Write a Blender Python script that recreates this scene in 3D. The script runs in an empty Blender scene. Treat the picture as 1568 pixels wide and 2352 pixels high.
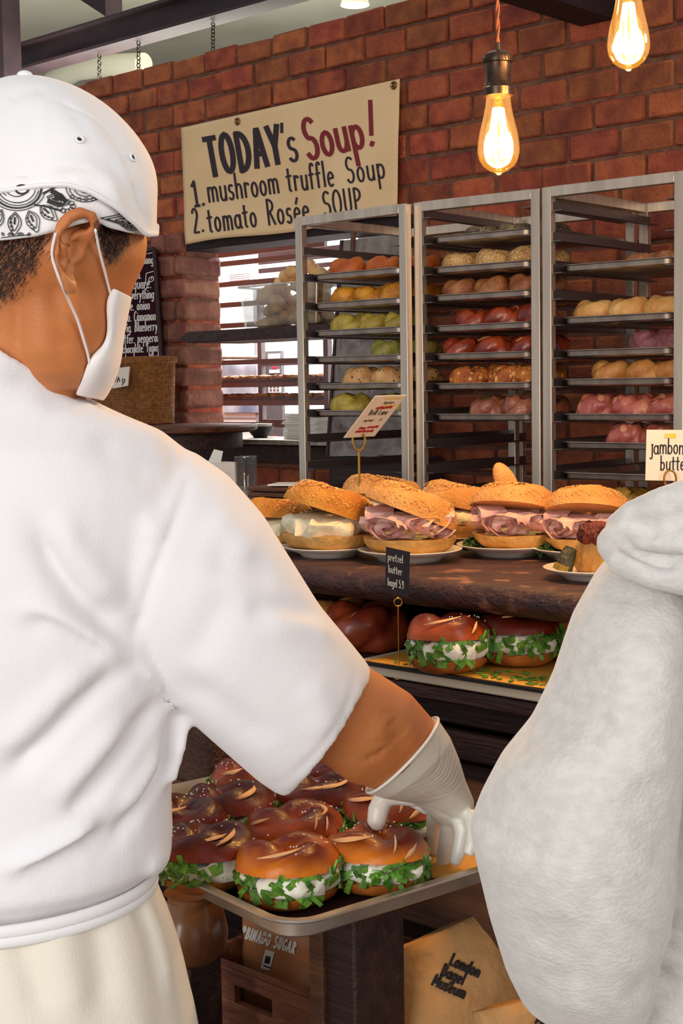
import bpy, bmesh, math, random
from math import sin, cos, pi, radians, atan2, sqrt, exp
from mathutils import Vector, Matrix, noise
from mathutils.bvhtree import BVHTree

sc = bpy.context.scene
COL = sc.collection

# ------------------------------------------------------------------ camera
F = 3300.0; PW, PH = 1568.0, 2352.0; HOR = 890.0
CAM = Vector((0, 0, 1.5))
TH = math.atan((PH/2-HOR)/F); ROLL = 0.016
_f = Vector((0, cos(TH), -sin(TH))); _u = Vector((0, sin(TH), cos(TH))); _r = Vector((1, 0, 0))
RX = _r*cos(ROLL) - _u*sin(ROLL)
UX = _r*sin(ROLL) + _u*cos(ROLL)
cam_data = bpy.data.cameras.new('camera')
cam_data.sensor_fit = 'VERTICAL'; cam_data.sensor_height = 36.0
cam_data.lens = F/PH*36.0
cam_data.clip_start = 0.05; cam_data.clip_end = 60
cam = bpy.data.objects.new('camera', cam_data); COL.objects.link(cam)
m3 = Matrix((RX, UX, -_f)).transposed()
cam.matrix_world = Matrix.Translation(CAM) @ m3.to_4x4()
cam_data.dof.use_dof = False
sc.camera = cam

def ray(px, py):
    return _f + RX*((px-PW/2)/F) + UX*((PH/2-py)/F)
def P(px, py, Y):
    d = ray(px, py); return CAM + d*(Y/d.y)
WA = radians(43.0)
WT = Vector((cos(WA), -sin(WA), 0)); WN_ = Vector((sin(WA), cos(WA), 0))
def PN(px, py, n):                       # pixel ray meets the plane at distance n, parallel to the brick wall
    d = ray(px, py); return CAM + d*((n-CAM.dot(WN_))/d.dot(WN_))
def PZ(px, py, z):                       # pixel ray meets the level z
    d = ray(px, py); return CAM + d*((z-CAM.z)/d.z)
def proj(p):
    v = p-CAM; d = v.dot(_f); return (PW/2+F*v.dot(RX)/d, PH/2-F*v.dot(UX)/d)

# ------------------------------------------------------------------ light and exposure
sc.view_settings.view_transform = 'Standard'
sc.view_settings.look = 'None'
sc.view_settings.gamma = 1.0
sc.view_settings.use_curve_mapping = False
sc.view_settings.exposure = 0.0
world = bpy.data.worlds.new('room_light'); sc.world = world
world.use_nodes = True
bg = world.node_tree.nodes['Background']
bg.inputs[0].default_value = (0.94, 0.93, 0.96, 1); bg.inputs[1].default_value = 0.50

def area(name, loc, target, sx, sy, power, col=(1, 1, 1)):
    l = bpy.data.lights.new(name, 'AREA'); l.shape = 'RECTANGLE'; l.size = sx; l.size_y = sy
    l.energy = power; l.color = col
    o = bpy.data.objects.new(name, l); COL.objects.link(o); o.location = loc
    o.rotation_euler = (Vector(target)-Vector(loc)).to_track_quat('-Z', 'Y').to_euler()
    return o
def point(name, loc, power, col, rad=0.03):
    l = bpy.data.lights.new(name, 'POINT'); l.energy = power; l.color = col; l.shadow_soft_size = rad
    o = bpy.data.objects.new(name, l); COL.objects.link(o); o.location = loc; return o
area('shop_window_and_fill_light', (-2.2, -2.6, 1.75), (0.2, 2.0, 1.0), 2.6, 2.9, 138, (1.0, 0.985, 0.97))
area('shop_window_and_fill_light', (2.6, -1.6, 2.6), (0.4, 2.2, 1.0), 1.6, 1.6, 48, (1.0, 0.96, 0.90))  # fill light added from the right, not a seen window
WARM = (1.0, 0.62, 0.26)
point('pendant_bulb_and_fill_light', P(1145, 330, 2.2), 14, WARM)
point('pendant_bulb_and_fill_light', P(1442, 95, 2.0), 14, WARM)
point('pendant_bulb_and_fill_light', P(1840, -10, 2.0), 12, WARM)  # added off-frame light with no bulb, warms the brick wall
point('pendant_bulb_and_fill_light', P(820, -320, 2.6), 10, WARM)  # another added light without a bulb, above the frame, for the wall
KIT = PN(600, 500, 5.6)
area('kitchen_ceiling_light', (KIT.x+0.3, KIT.y, 2.85), (KIT.x+0.35, KIT.y+0.25, 0.8), 1.6, 0.8, 170, (1.0, 1.0, 1.0))
area('ceiling_fill_light', (-0.6, 8.6, 2.95), (-0.6, 8.9, 4.4), 3.0, 1.2, 170, (1.0, 0.97, 0.86))  # added unseen uplight that brightens the white ceiling beyond the wall
# ------------------------------------------------------------------ materials
def lin(c):
    r = []
    for v in c[:3]:
        v = v/255.0
        r.append(v/12.92 if v <= 0.04045 else ((v+0.055)/1.055)**2.4)
    return (r[0], r[1], r[2], 1)
_M = {}
def mat(name, col, rough=0.6, metal=0.0, col2=None, scale=8.0, bump=0.0, bscale=60.0, island=0.0, sss=0.0,
        coat=0.0, stretch=None, lo=0.35, hi=0.65, trans=0.0, alpha=1.0, emit=None, es=0.0, sheen=0.0, detail=4.0, spec=0.5):
    if name in _M: return _M[name]
    m = bpy.data.materials.new(name); m.use_nodes = True
    nt = m.node_tree; N = nt.nodes; L = nt.links
    b = N['Principled BSDF']
    b.inputs['Base Color'].default_value = lin(col)
    b.inputs['Roughness'].default_value = rough; b.inputs['Metallic'].default_value = metal
    b.inputs['Specular IOR Level'].default_value = spec
    if coat: b.inputs['Coat Weight'].default_value = coat; b.inputs['Coat Roughness'].default_value = 0.12
    if sss: b.inputs['Subsurface Weight'].default_value = sss; b.inputs['Subsurface Scale'].default_value = 0.01; b.inputs['Subsurface Radius'].default_value = (1, .4, .2)
    if trans: b.inputs['Transmission Weight'].default_value = trans
    if alpha < 1: b.inputs['Alpha'].default_value = alpha
    if sheen: b.inputs['Sheen Weight'].default_value = sheen; b.inputs['Sheen Roughness'].default_value = 0.5
    if emit: b.inputs['Emission Color'].default_value = lin(emit); b.inputs['Emission Strength'].default_value = es
    vec = None
    if col2 or bump:
        tc = N.new('ShaderNodeTexCoord'); vec = tc.outputs['Object']
        if stretch:
            mp = N.new('ShaderNodeMapping'); mp.inputs['Scale'].default_value = stretch
            L.new(vec, mp.inputs['Vector']); vec = mp.outputs['Vector']
    colout = None
    if col2:
        nz = N.new('ShaderNodeTexNoise'); nz.inputs['Scale'].default_value = scale; nz.inputs['Detail'].default_value = detail
        L.new(vec, nz.inputs['Vector'])
        cr = N.new('ShaderNodeValToRGB'); cr.color_ramp.elements[0].position = lo; cr.color_ramp.elements[1].position = hi
        cr.color_ramp.elements[0].color = lin(col); cr.color_ramp.elements[1].color = lin(col2)
        L.new(nz.outputs['Fac'], cr.inputs['Fac']); colout = cr.outputs['Color']
    if island:
        ge = N.new('ShaderNodeNewGeometry'); hs = N.new('ShaderNodeHueSaturation')
        mr = N.new('ShaderNodeMapRange'); mr.inputs['To Min'].default_value = 1-island; mr.inputs['To Max'].default_value = 1+island
        L.new(ge.outputs['Random Per Island'], mr.inputs['Value']); L.new(mr.outputs['Result'], hs.inputs['Value'])
        m2 = N.new('ShaderNodeMath'); m2.operation = 'MULTIPLY_ADD'; m2.inputs[1].default_value = 0.022; m2.inputs[2].default_value = 0.492
        sp = N.new('ShaderNodeMath'); sp.operation = 'MULTIPLY'; sp.inputs[1].default_value = 7.31
        fr = N.new('ShaderNodeMath'); fr.operation = 'FRACT'
        L.new(ge.outputs['Random Per Island'], sp.inputs[0]); L.new(sp.outputs[0], fr.inputs[0]); L.new(fr.outputs[0], m2.inputs[0])
        L.new(m2.outputs[0], hs.inputs['Hue'])
        if colout: L.new(colout, hs.inputs['Color'])
        else: hs.inputs['Color'].default_value = lin(col)
        colout = hs.outputs['Color']
    if colout: L.new(colout, b.inputs['Base Color'])
    if bump:
        n2 = N.new('ShaderNodeTexNoise'); n2.inputs['Scale'].default_value = bscale; n2.inputs['Detail'].default_value = 5
        L.new(vec, n2.inputs['Vector'])
        bp = N.new('ShaderNodeBump'); bp.inputs['Strength'].default_value = bump; bp.inputs['Distance'].default_value = 0.01
        L.new(n2.outputs['Fac'], bp.inputs['Height']); L.new(bp.outputs['Normal'], b.inputs['Normal'])
    _M[name] = m
    return m

def wave_bump(m, scale, strength, axis='Z', dist=0.004):
    nt = m.node_tree; N = nt.nodes; L = nt.links
    tc = N.new('ShaderNodeTexCoord'); w = N.new('ShaderNodeTexWave'); w.bands_direction = axis
    w.inputs['Scale'].default_value = scale; w.inputs['Distortion'].default_value = 0.6
    bp = N.new('ShaderNodeBump'); bp.inputs['Strength'].default_value = strength; bp.inputs['Distance'].default_value = dist
    L.new(tc.outputs['Object'], w.inputs['Vector']); L.new(w.outputs['Fac'], bp.inputs['Height'])
    L.new(bp.outputs['Normal'], N['Principled BSDF'].inputs['Normal'])
    return m

def clear(name, tint=(255, 255, 255), gloss=0.12, emit=None, es=0.0):
    """thin clear plastic or glass: mostly transparent, a little mirror"""
    if name in _M: return _M[name]
    m = bpy.data.materials.new(name); m.use_nodes = True
    nt = m.node_tree; N = nt.nodes; L = nt.links; N.remove(N['Principled BSDF'])
    t = N.new('ShaderNodeBsdfTransparent'); t.inputs[0].default_value = lin(tint)
    g = N.new('ShaderNodeBsdfGlossy'); g.inputs['Roughness'].default_value = 0.06
    fr = N.new('ShaderNodeLayerWeight'); fr.inputs['Blend'].default_value = 0.35
    ad = N.new('ShaderNodeMath'); ad.operation = 'MULTIPLY_ADD'; ad.inputs[1].default_value = 0.32; ad.inputs[2].default_value = gloss*0.5
    L.new(fr.outputs['Facing'], ad.inputs[0])
    mx = N.new('ShaderNodeMixShader'); L.new(ad.outputs[0], mx.inputs[0]); L.new(t.outputs[0], mx.inputs[1]); L.new(g.outputs[0], mx.inputs[2])
    out = mx.outputs[0]
    if emit:
        e = N.new('ShaderNodeEmission'); e.inputs[0].default_value = lin(emit); e.inputs[1].default_value = es
        a = N.new('ShaderNodeAddShader'); L.new(out, a.inputs[0]); L.new(e.outputs[0], a.inputs[1]); out = a.outputs[0]
    L.new(out, N['Material Output'].inputs['Surface'])
    _M[name] = m
    return m

# ------------------------------------------------------------------ mesh builder
class MB:
    def __init__(s): s.v = []; s.f = []
    def add(s, vs, fs):
        o = len(s.v); s.v += [Vector(p) for p in vs]; s.f += [tuple(i+o for i in f) for f in fs]; return s
    def box(s, c, size, rot=None, jit=0.0):
        c = Vector(c); x, y, z = [k/2 for k in size]
        vs = [Vector((sx*x, sy*y, sz*z)) for sz in (-1, 1) for sy in (-1, 1) for sx in (-1, 1)]
        if jit: vs = [p+Vector((random.uniform(-jit, jit) for _ in range(3))) for p in vs]
        if rot is not None: vs = [rot @ p for p in vs]
        return s.add([p+c for p in vs], [(0, 2, 3, 1), (4, 5, 7, 6), (0, 1, 5, 4), (2, 6, 7, 3), (0, 4, 6, 2), (1, 3, 7, 5)])
    def hexa(s, a, b):                   # two quads of four points each, bottom and top, same order
        return s.add(list(a)+list(b), [(3, 2, 1, 0), (4, 5, 6, 7), (0, 1, 5, 4), (1, 2, 6, 5), (2, 3, 7, 6), (3, 0, 4, 7)])
    def loft(s, rings, cap0=True, cap1=True, closed=True, loop=False):
        n = len(rings[0]); o = len(s.v)
        for r in rings: s.v += [Vector(p) for p in r]
        R = len(rings); m = n if closed else n-1
        for i in range(R if loop else R-1):
            for j in range(m):
                a = o+i*n+j; b = o+i*n+(j+1) % n; c = o+((i+1) % R)*n+(j+1) % n; d = o+((i+1) % R)*n+j
                s.f.append((a, b, c, d))
        if not loop and closed:
            if cap0: s.f.append(tuple(o+j for j in reversed(range(n))))
            if cap1: s.f.append(tuple(o+(R-1)*n+j for j in range(n)))
        return s
    def tube(s, pts, rad, n=8, cap=True, loop=False, flat=1.0):
        pts = [Vector(p) for p in pts]; K = len(pts)
        rad = [rad]*K if isinstance(rad, (int, float)) else list(rad)
        rings = []; up = None
        for i in range(K):
            if loop: t = pts[(i+1) % K]-pts[i-1]
            else: t = pts[min(i+1, K-1)]-pts[max(i-1, 0)]
            t = t.normalized() if t.length > 1e-9 else Vector((0, 0, 1))
            if up is None:
                up = Vector((0, 0, 1)) if abs(t.z) < 0.9 else Vector((0, 1, 0))
            a = (up-t*up.dot(t)).normalized(); b = t.cross(a); up = a
            rings.append([pts[i]+a*(cos(2*pi*j/n)*rad[i])+b*(sin(2*pi*j/n)*rad[i]*flat) for j in range(n)])
        return s.loft(rings, cap, cap, True, loop)
    def lathe(s, prof, c=(0, 0, 0), n=24, cap0=True, cap1=True):
        c = Vector(c)
        return s.loft([[c+Vector((r*cos(2*pi*j/n), r*sin(2*pi*j/n), z)) for j in range(n)] for r, z in prof], cap0, cap1)
    def ell(s, c, r, n=16, m=10, rot=None):
        c = Vector(c); rings = []
        for i in range(1, m):
            a = pi*i/m - pi/2
            rg = [Vector((r[0]*cos(a)*cos(2*pi*j/n), r[1]*cos(a)*sin(2*pi*j/n), r[2]*sin(a))) for j in range(n)]
            if rot is not None: rg = [rot @ p for p in rg]
            rings.append([p+c for p in rg])
        o = len(s.v); s.loft(rings, False, False)
        e0 = Vector((0, 0, -r[2])); e1 = Vector((0, 0, r[2]))
        if rot is not None: e0 = rot @ e0; e1 = rot @ e1
        s.v += [c+e0, c+e1]; k = len(s.v)
        for j in range(n):
            s.f.append((k-2, o+(j+1) % n, o+j)); s.f.append((k-1, o+(m-2)*n+j, o+(m-2)*n+(j+1) % n))
        return s
    def xf(s, M): s.v = [M @ p for p in s.v]; return s
    def merge(s, o): return s.add(o.v, o.f)
    def mesh(s, name='m'):
        me = bpy.data.meshes.new(name); me.from_pydata([tuple(p) for p in s.v], [], s.f); me.validate(); me.update(); return me
    def build(s, name, m=None, parent=None, smooth=True, angle=40, bevel=0.0, sub=0, solid=0.0, fix=True):
        me = s.mesh(name)
        if fix:
            bm = bmesh.new(); bm.from_mesh(me); bmesh.ops.recalc_face_normals(bm, faces=bm.faces[:]); bm.to_mesh(me); bm.free()
        return link(me, name, m, parent, smooth, angle, bevel, sub, solid)

def link(me, name, m=None, parent=None, smooth=True, angle=40, bevel=0.0, sub=0, solid=0.0):
    o = bpy.data.objects.new(name, me); COL.objects.link(o)
    if m: me.materials.append(m)
    if smooth:
        me.polygons.foreach_set('use_smooth', [True]*len(me.polygons)); me.update()
        if angle < 180: me.set_sharp_from_angle(angle=radians(angle))
    if solid:
        d = o.modifiers.new('s', 'SOLIDIFY'); d.thickness = solid; d.offset = 0
    if bevel:
        d = o.modifiers.new('b', 'BEVEL'); d.width = bevel; d.segments = 2; d.limit_method = 'ANGLE'; d.angle_limit = radians(40)
    if sub:
        d = o.modifiers.new('u', 'SUBSURF'); d.levels = sub; d.render_levels = sub
    if parent is not None: o.parent = parent
    return o

def remesh(mb, vox, smooth_it=4, fac=0.5):
    """one continuous skin around everything in the builder"""
    me = mb.mesh('tmp'); bm = bmesh.new(); bm.from_mesh(me); bmesh.ops.recalc_face_normals(bm, faces=bm.faces[:]); bm.to_mesh(me); bm.free()
    o = bpy.data.objects.new('tmp', me); COL.objects.link(o)
    d = o.modifiers.new('r', 'REMESH'); d.mode = 'VOXEL'; d.voxel_size = vox
    if smooth_it:
        d = o.modifiers.new('s', 'SMOOTH'); d.iterations = smooth_it; d.factor = fac
    dg = bpy.context.evaluated_depsgraph_get(); dg.update()
    res = bpy.data.meshes.new_from_object(o.evaluated_get(dg))
    bpy.data.objects.remove(o); bpy.data.meshes.remove(me)
    return res

def bvh_of(me, M=None):
    vs = [(M @ v.co) if M else v.co.copy() for v in me.vertices]
    return BVHTree.FromPolygons(vs, [tuple(p.vertices) for p in me.polygons])
def hit(bvh, px, py):
    d = ray(px, py).normalized(); r = bvh.ray_cast(CAM, d)
    return (r[0], r[1]) if r[0] is not None else (None, None)

def densify(pts, step):
    out = [Vector(pts[0])]
    for a, b in zip(pts, pts[1:]):
        a = Vector(a); b = Vector(b); n = max(1, int((b-a).length/step))
        out += [a.lerp(b, k/n) for k in range(1, n+1)]
    return out
def smoothline(pts, n=6):
    """Catmull-Rom through the points (any dimension)"""
    p = [Vector(q) for q in pts]; out = []
    for i in range(len(p)-1):
        p0 = p[max(i-1, 0)]; p1 = p[i]; p2 = p[i+1]; p3 = p[min(i+2, len(p)-1)]
        for k in range(n):
            t = k/n
            out.append(0.5*((2*p1)+(p2-p0)*t+(2*p0-5*p1+4*p2-p3)*t*t+(3*p1-p0-3*p2+p3)*t**3))
    out.append(p[-1]); return out

def carve(me, pts, width, depth, sharp=2.0, fade=True):
    """press a fold line (photo pixels) into a cloth surface; depth > 0 goes in, < 0 raises a ridge"""
    bvh = bvh_of(me); ln = []
    for q in densify(smoothline([Vector((a, b)) for a, b in pts]), 6):
        h, nn = hit(bvh, q[0], q[1])
        if h is not None: ln.append(h)
    if len(ln) < 2: return
    from mathutils.kdtree import KDTree
    kd = KDTree(len(ln))
    for i, h in enumerate(ln): kd.insert(h, i)
    kd.balance(); K = len(ln)
    nrm = [v.normal.copy() for v in me.vertices]
    for v, nn in zip(me.vertices, nrm):
        co, idx, dist = kd.find(v.co)
        if dist < width*2.5:
            w = exp(-(dist/width)**sharp)
            if fade: w *= min(1.0, 4*min(idx+1, K-idx)/K)
            v.co -= nn*(depth*w)
    me.update()

def ribbon2d(lines, w, wfun=None):
    """strokes in 2D to quads in 2D"""
    V = []; Fc = []
    for ln in lines:
        K = len(ln)
        if K < 2: continue
        o = len(V)
        for i in range(K):
            t = Vector(ln[min(i+1, K-1)])-Vector(ln[max(i-1, 0)])
            t = t.normalized() if t.length > 1e-9 else Vector((1, 0))
            nx = Vector((-t[1], t[0])); ww = w/2*(wfun(t) if wfun else 1.0)
            q = Vector(ln[i])
            if i == 0: q = q-t*ww*0.6
            if i == K-1: q = q+t*ww*0.6
            V.append(q+nx*ww); V.append(q-nx*ww)
        Fc += [(o+2*i, o+2*i+1, o+2*i+3, o+2*i+2) for i in range(K-1)]
    return V, Fc
def ink_plane(lines, w, org, ux, uy, lift, name, m, parent, wfun=None):
    """lettering on a flat card: 2D metres to org+ux*x+uy*y"""
    V, Fc = ribbon2d(lines, w, wfun); n = ux.cross(uy).normalized()
    mb = MB(); mb.add([org+ux*q[0]+uy*q[1]+n*lift for q in V], Fc)
    return mb.build(name, m, parent, smooth=False, fix=False)
def ink_surface(lines, w, bvh, lift, name, m, parent, inv=None, step=5):
    """strokes given in photo pixels, laid on a curved surface"""
    lines = [densify(l, step) for l in lines]
    V, Fc = ribbon2d(lines, w); pos = []
    ok = []
    for q in V:
        h, nn = hit(bvh, q[0], q[1])
        if h is None: pos.append(Vector((0, 0, 0))); ok.append(False)
        else:
            if nn.dot(ray(q[0], q[1])) > 0: nn = -nn
            p = h+nn*lift
            pos.append(inv @ p if inv else p); ok.append(True)
    mb = MB(); mb.add(pos, [f for f in Fc if all(ok[i] for i in f)])
    return mb.build(name, m, parent, smooth=False, fix=False)

# ------------------------------------------------------------------ handwriting
def arc(cx, cy, rx, ry, a0, a1, n=10):
    return [(cx+rx*cos(radians(a0+(a1-a0)*k/n)), cy+ry*sin(radians(a0+(a1-a0)*k/n))) for k in range(n+1)]
G = {
 'a': (.5, [arc(.23, .28, .2, .27, 50, 400, 14), [(.43, .55), (.43, .1), (.5, 0)]]),
 'b': (.5, [[(.06, 1), (.06, .0)], arc(.24, .28, .19, .27, 150, -150, 14)]),
 'c': (.42, [arc(.24, .28, .2, .28, 50, 310, 12)]),
 'd': (.5, [arc(.23, .28, .2, .27, 40, 330, 14), [(.44, 1), (.44, 0)]]),
 'e': (.46, [[(.05, .3), (.41, .33)] + arc(.23, .28, .19, .28, 15, 310, 12)]),
 'f': (.34, [arc(.24, .8, .12, .2, 30, 180, 6) + [(.12, 0)], [(0, .55), (.3, .57)]]),
 'g': (.5, [arc(.23, .28, .2, .27, 40, 380, 14), [(.43, .55), (.43, -.1)] + arc(.25, -.12, .18, .22, 0, -150, 8)]),
 'h': (.48, [[(.06, 1), (.06, 0)], [(.06, .3)] + arc(.24, .36, .17, .2, 160, 0, 8) + [(.41, 0)]]),
 'i': (.16, [[(.08, .55), (.08, 0)], [(.08, .76), (.09, .8)]]),
 'j': (.26, [[(.2, .58), (.2, -.15)] + arc(.08, -.16, .12, .16, 0, -140, 6), [(.12, .6), (.26, .6)]]),
 'k': (.44, [[(.06, 1), (.06, 0)], [(.4, .55), (.08, .25), (.42, 0)]]),
 'l': (.16, [[(.08, 1), (.08, 0)]]),
 'm': (.74, [[(.06, .57), (.06, 0)], [(.06, .3)] + arc(.21, .38, .15, .19, 160, 0, 7) + [(.36, 0)], [(.36, .3)] + arc(.51, .38, .15, .19, 160, 0, 7) + [(.67, 0)]]),
 'n': (.48, [[(.06, .57), (.06, 0)], [(.06, .3)] + arc(.24, .36, .17, .2, 160, 0, 8) + [(.41, 0)]]),
 'o': (.48, [arc(.23, .28, .19, .28, 90, 450, 16)]),
 'p': (.5, [[(.07, .57), (.07, -.4)], arc(.25, .28, .19, .27, 150, -150, 14)]),
 'q': (.5, [arc(.23, .28, .2, .27, 40, 400, 14), [(.43, .55), (.43, -.4)]]),
 'r': (.36, [[(.07, .57), (.07, 0)], [(.07, .3)] + arc(.22, .36, .15, .19, 160, 40, 6)]),
 's': (.38, [arc(.2, .43, .14, .14, 40, 250, 8) + arc(.18, .14, .15, .15, 80, -150, 8)]),
 't': (.36, [[(.16, .88), (.16, .06), (.26, 0)], [(0, .58), (.34, .6)]]),
 'u': (.48, [[(.06, .57), (.06, .2)] + arc(.23, .2, .17, .2, 180, 350, 8), [(.42, .57), (.42, 0)]]),
 'v': (.42, [[(.03, .57), (.2, 0), (.39, .57)]]),
 'w': (.6, [[(.03, .57), (.16, 0), (.3, .45), (.43, 0), (.57, .57)]]),
 'x': (.42, [[(.03, .57), (.39, 0)], [(.39, .57), (.03, 0)]]),
 'y': (.46, [[(.04, .57), (.22, .08)], [(.42, .57), (.14, -.38)]]),
 'z': (.42, [[(.04, .56), (.38, .56), (.04, .02), (.4, .02)]]),
 'A': (.6, [[(.04, 0), (.28, 1), (.32, 1), (.54, 0)], [(.13, .34), (.46, .34)]]),
 'B': (.52, [[(.07, 0), (.07, 1)], [(.07, 1)] + arc(.1, .76, .32, .24, 90, -90, 9) + arc(.1, .27, .37, .27, 90, -90, 9) + [(.07, 0)]]),
 'C': (.52, [arc(.3, .5, .25, .5, 55, 305, 14)]),
 'D': (.58, [[(.07, 0), (.07, 1)], [(.07, 1)] + arc(.1, .5, .42, .5, 90, -90, 14) + [(.07, 0)]]),
 'E': (.46, [[(.42, 1), (.07, 1), (.07, 0), (.44, 0)], [(.07, .52), (.36, .52)]]),
 'F': (.44, [[(.42, 1), (.07, 1), (.07, 0)], [(.07, .52), (.36, .52)]]),
 'G': (.56, [arc(.3, .5, .25, .5, 50, 345, 14) + [(.54, .42), (.32, .42)]]),
 'I': (.16, [[(.08, 1), (.08, 0)]]),
 'L': (.44, [[(.07, 1), (.07, 0), (.42, .02)]]),
 'M': (.7, [[(.06, 0), (.1, 1), (.34, .25), (.58, 1), (.64, 0)]]),
 'N': (.56, [[(.07, 0), (.07, 1), (.48, 0), (.48, 1)]]),
 'O': (.6, [arc(.29, .5, .25, .5, 90, 450, 20)]),
 'P': (.48, [[(.07, 0), (.07, 1)], [(.07, 1)] + arc(.1, .74, .33, .26, 90, -90, 9) + [(.07, .48)]]),
 'R': (.54, [[(.07, 0), (.07, 1)], [(.07, 1)] + arc(.1, .75, .33, .25, 90, -90, 9) + [(.07, .5)], [(.2, .5), (.5, 0)]]),
 'S': (.5, [arc(.26, .75, .2, .25, 40, 260, 10) + arc(.23, .26, .21, .26, 85, -150, 10)]),
 'T': (.54, [[(.02, 1), (.52, 1)], [(.27, 1), (.27, 0)]]),
 'U': (.54, [[(.07, 1), (.07, .3)] + arc(.26, .3, .19, .3, 180, 360, 10) + [(.45, 1)]]),
 'W': (.8, [[(.03, 1), (.2, 0), (.4, .8), (.58, 0), (.77, 1)]]), 'H': (.56, [[(.07, 1), (.07, 0)], [(.48, 1), (.48, 0)], [(.07, .5), (.48, .5)]]),
 'Y': (.54, [[(.03, 1), (.27, .46), (.27, 0)], [(.52, 1), (.27, .46)]]),
 '1': (.3, [[(.04, .8), (.18, 1), (.18, 0)], [(.06, 0), (.3, 0)]]),
 '2': (.46, [arc(.22, .75, .18, .25, 160, -20, 8) + [(.05, .02), (.42, .02)]]),
 '5': (.46, [[(.4, 1), (.1, 1), (.08, .58)] + arc(.2, .3, .2, .3, 110, -140, 10)]),
 '9': (.46, [arc(.22, .74, .17, .24, 0, 360, 14), [(.39, .74), (.34, 0)]]),
 '.': (.16, [[(.05, .0), (.09, .05)]]), ',': (.16, [[(.1, .05), (.04, -.16)]]), '-': (.3, [[(.04, .35), (.26, .35)]]),
 "'": (.14, [[(.1, 1.02), (.03, .78)]]), '!': (.24, [[(.2, 1.1), (.08, .28)], [(.04, .02), (.07, .08)]]), ' ': (.34, []),
}
def textlines(s, h, sx=1.0, gap=0.1, slant=0.0, jit=0.0):
    x = 0; out = []
    for ch in s:
        acc = ch == 'é'
        w, st = G['e' if acc else ch]
        if acc: st = st+[[(.22, .72), (.34, .95)]]
        dy = random.uniform(-jit, jit)*h
        for l in st: out.append([((x+px*sx+py*slant)*h, py*h+dy) for px, py in l])
        x += w*sx+gap
    return out, x*h
def shift(lines, dx, dy, rot=0.0):
    c, s_ = cos(rot), sin(rot)
    return [[(dx+x*c-y*s_, dy+x*s_+y*c) for x, y in l] for l in lines]

# ------------------------------------------------------------------ things and labels
def tag(o, label, cat, group=None, kind=None):
    o['label'] = label; o['category'] = cat
    if group: o['group'] = group
    if kind: o['kind'] = kind
    return o
def empty(name, loc, rz=0.0):
    o = bpy.data.objects.new(name, None); COL.objects.link(o); o.location = loc; o.rotation_euler = (0, 0, rz)
    o.empty_display_size = 0.05
    return o
def kids(o): return [c for c in COL.objects if c.parent == o]
def copy_tree(o, parent=None, ch=None):
    c = o.copy(); COL.objects.link(c); c.parent = parent
    for k in TREE.get(o.name, []): copy_tree(k, c)
    return c
TREE = {}
def proto(o):
    """remember the parts of a thing so that copies are quick"""
    for c in kids(o):
        TREE.setdefault(o.name, []).append(c); proto(c)
    return o
def struct(o): o['kind'] = 'structure'; return o
ORD = ['first', 'second', 'third', 'fourth', 'fifth', 'sixth', 'seventh', 'eighth']
def adopt(root, *obs):
    """parts built in world coordinates under a thing's Empty"""
    for o in obs:
        o.parent = root
        o.matrix_parent_inverse = (Matrix.Translation(root.location) @ root.rotation_euler.to_matrix().to_4x4()).inverted()
    return obs[0] if obs else None
def sub_of(part, *obs):
    for o in obs: o.parent = part
def WP(u, n, z): return WT*u + WN_*n + Vector((0, 0, z))
def U(px, py, n): return PN(px, py, n).dot(WT)
RW = Matrix((WT, WN_, Vector((0, 0, 1)))).transposed()

random.seed(5)
# ------------------------------------------------------------------ materials of the room
M_brick = mat('brick', (168, 86, 50), 0.85, col2=(132, 60, 40), scale=14, bump=0.9, bscale=70, island=0.28)
M_mortar = mat('mortar', (124, 86, 66), 0.95, col2=(98, 64, 52), scale=20, bump=1.0, bscale=50)
M_pillar = mat('old_brick', (146, 96, 78), 0.9, col2=(110, 62, 52), scale=9, bump=1.0, bscale=45, island=0.22)
M_dark = mat('dark_beam', (44, 27, 32), 0.7, col2=(30, 18, 22), scale=6, bump=0.2)
M_white = mat('white_paint', (214, 212, 196), 0.7, col2=(198, 196, 178), scale=1.5)
M_kwall = mat('kitchen_white', (238, 238, 238), 0.5)
M_floor = mat('floor_worn', (132, 112, 94), 0.6, col2=(104, 86, 72), scale=5, bump=0.2)
M_steel = mat('brushed_steel', (216, 204, 186), 0.38, 0.82, col2=(190, 178, 164), scale=30, stretch=(1, 1, 0.05))
M_steel_dk = mat('dull_steel', (120, 112, 112), 0.45, 0.9)
M_alu = mat('aluminium_pan', (190, 178, 166), 0.4, 0.9, col2=(158, 146, 138), scale=18)
M_wood_dk = mat('dark_wood', (66, 38, 32), 0.55, col2=(36, 20, 20), scale=7, bump=0.45, bscale=30, stretch=(0.6, 6, 6))
M_wood_md = mat('mid_wood', (112, 70, 40), 0.6, col2=(72, 42, 26), scale=6, bump=0.4, bscale=30, stretch=(0.6, 6, 6))
M_black = mat('black', (22, 18, 20), 0.5)

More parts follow.
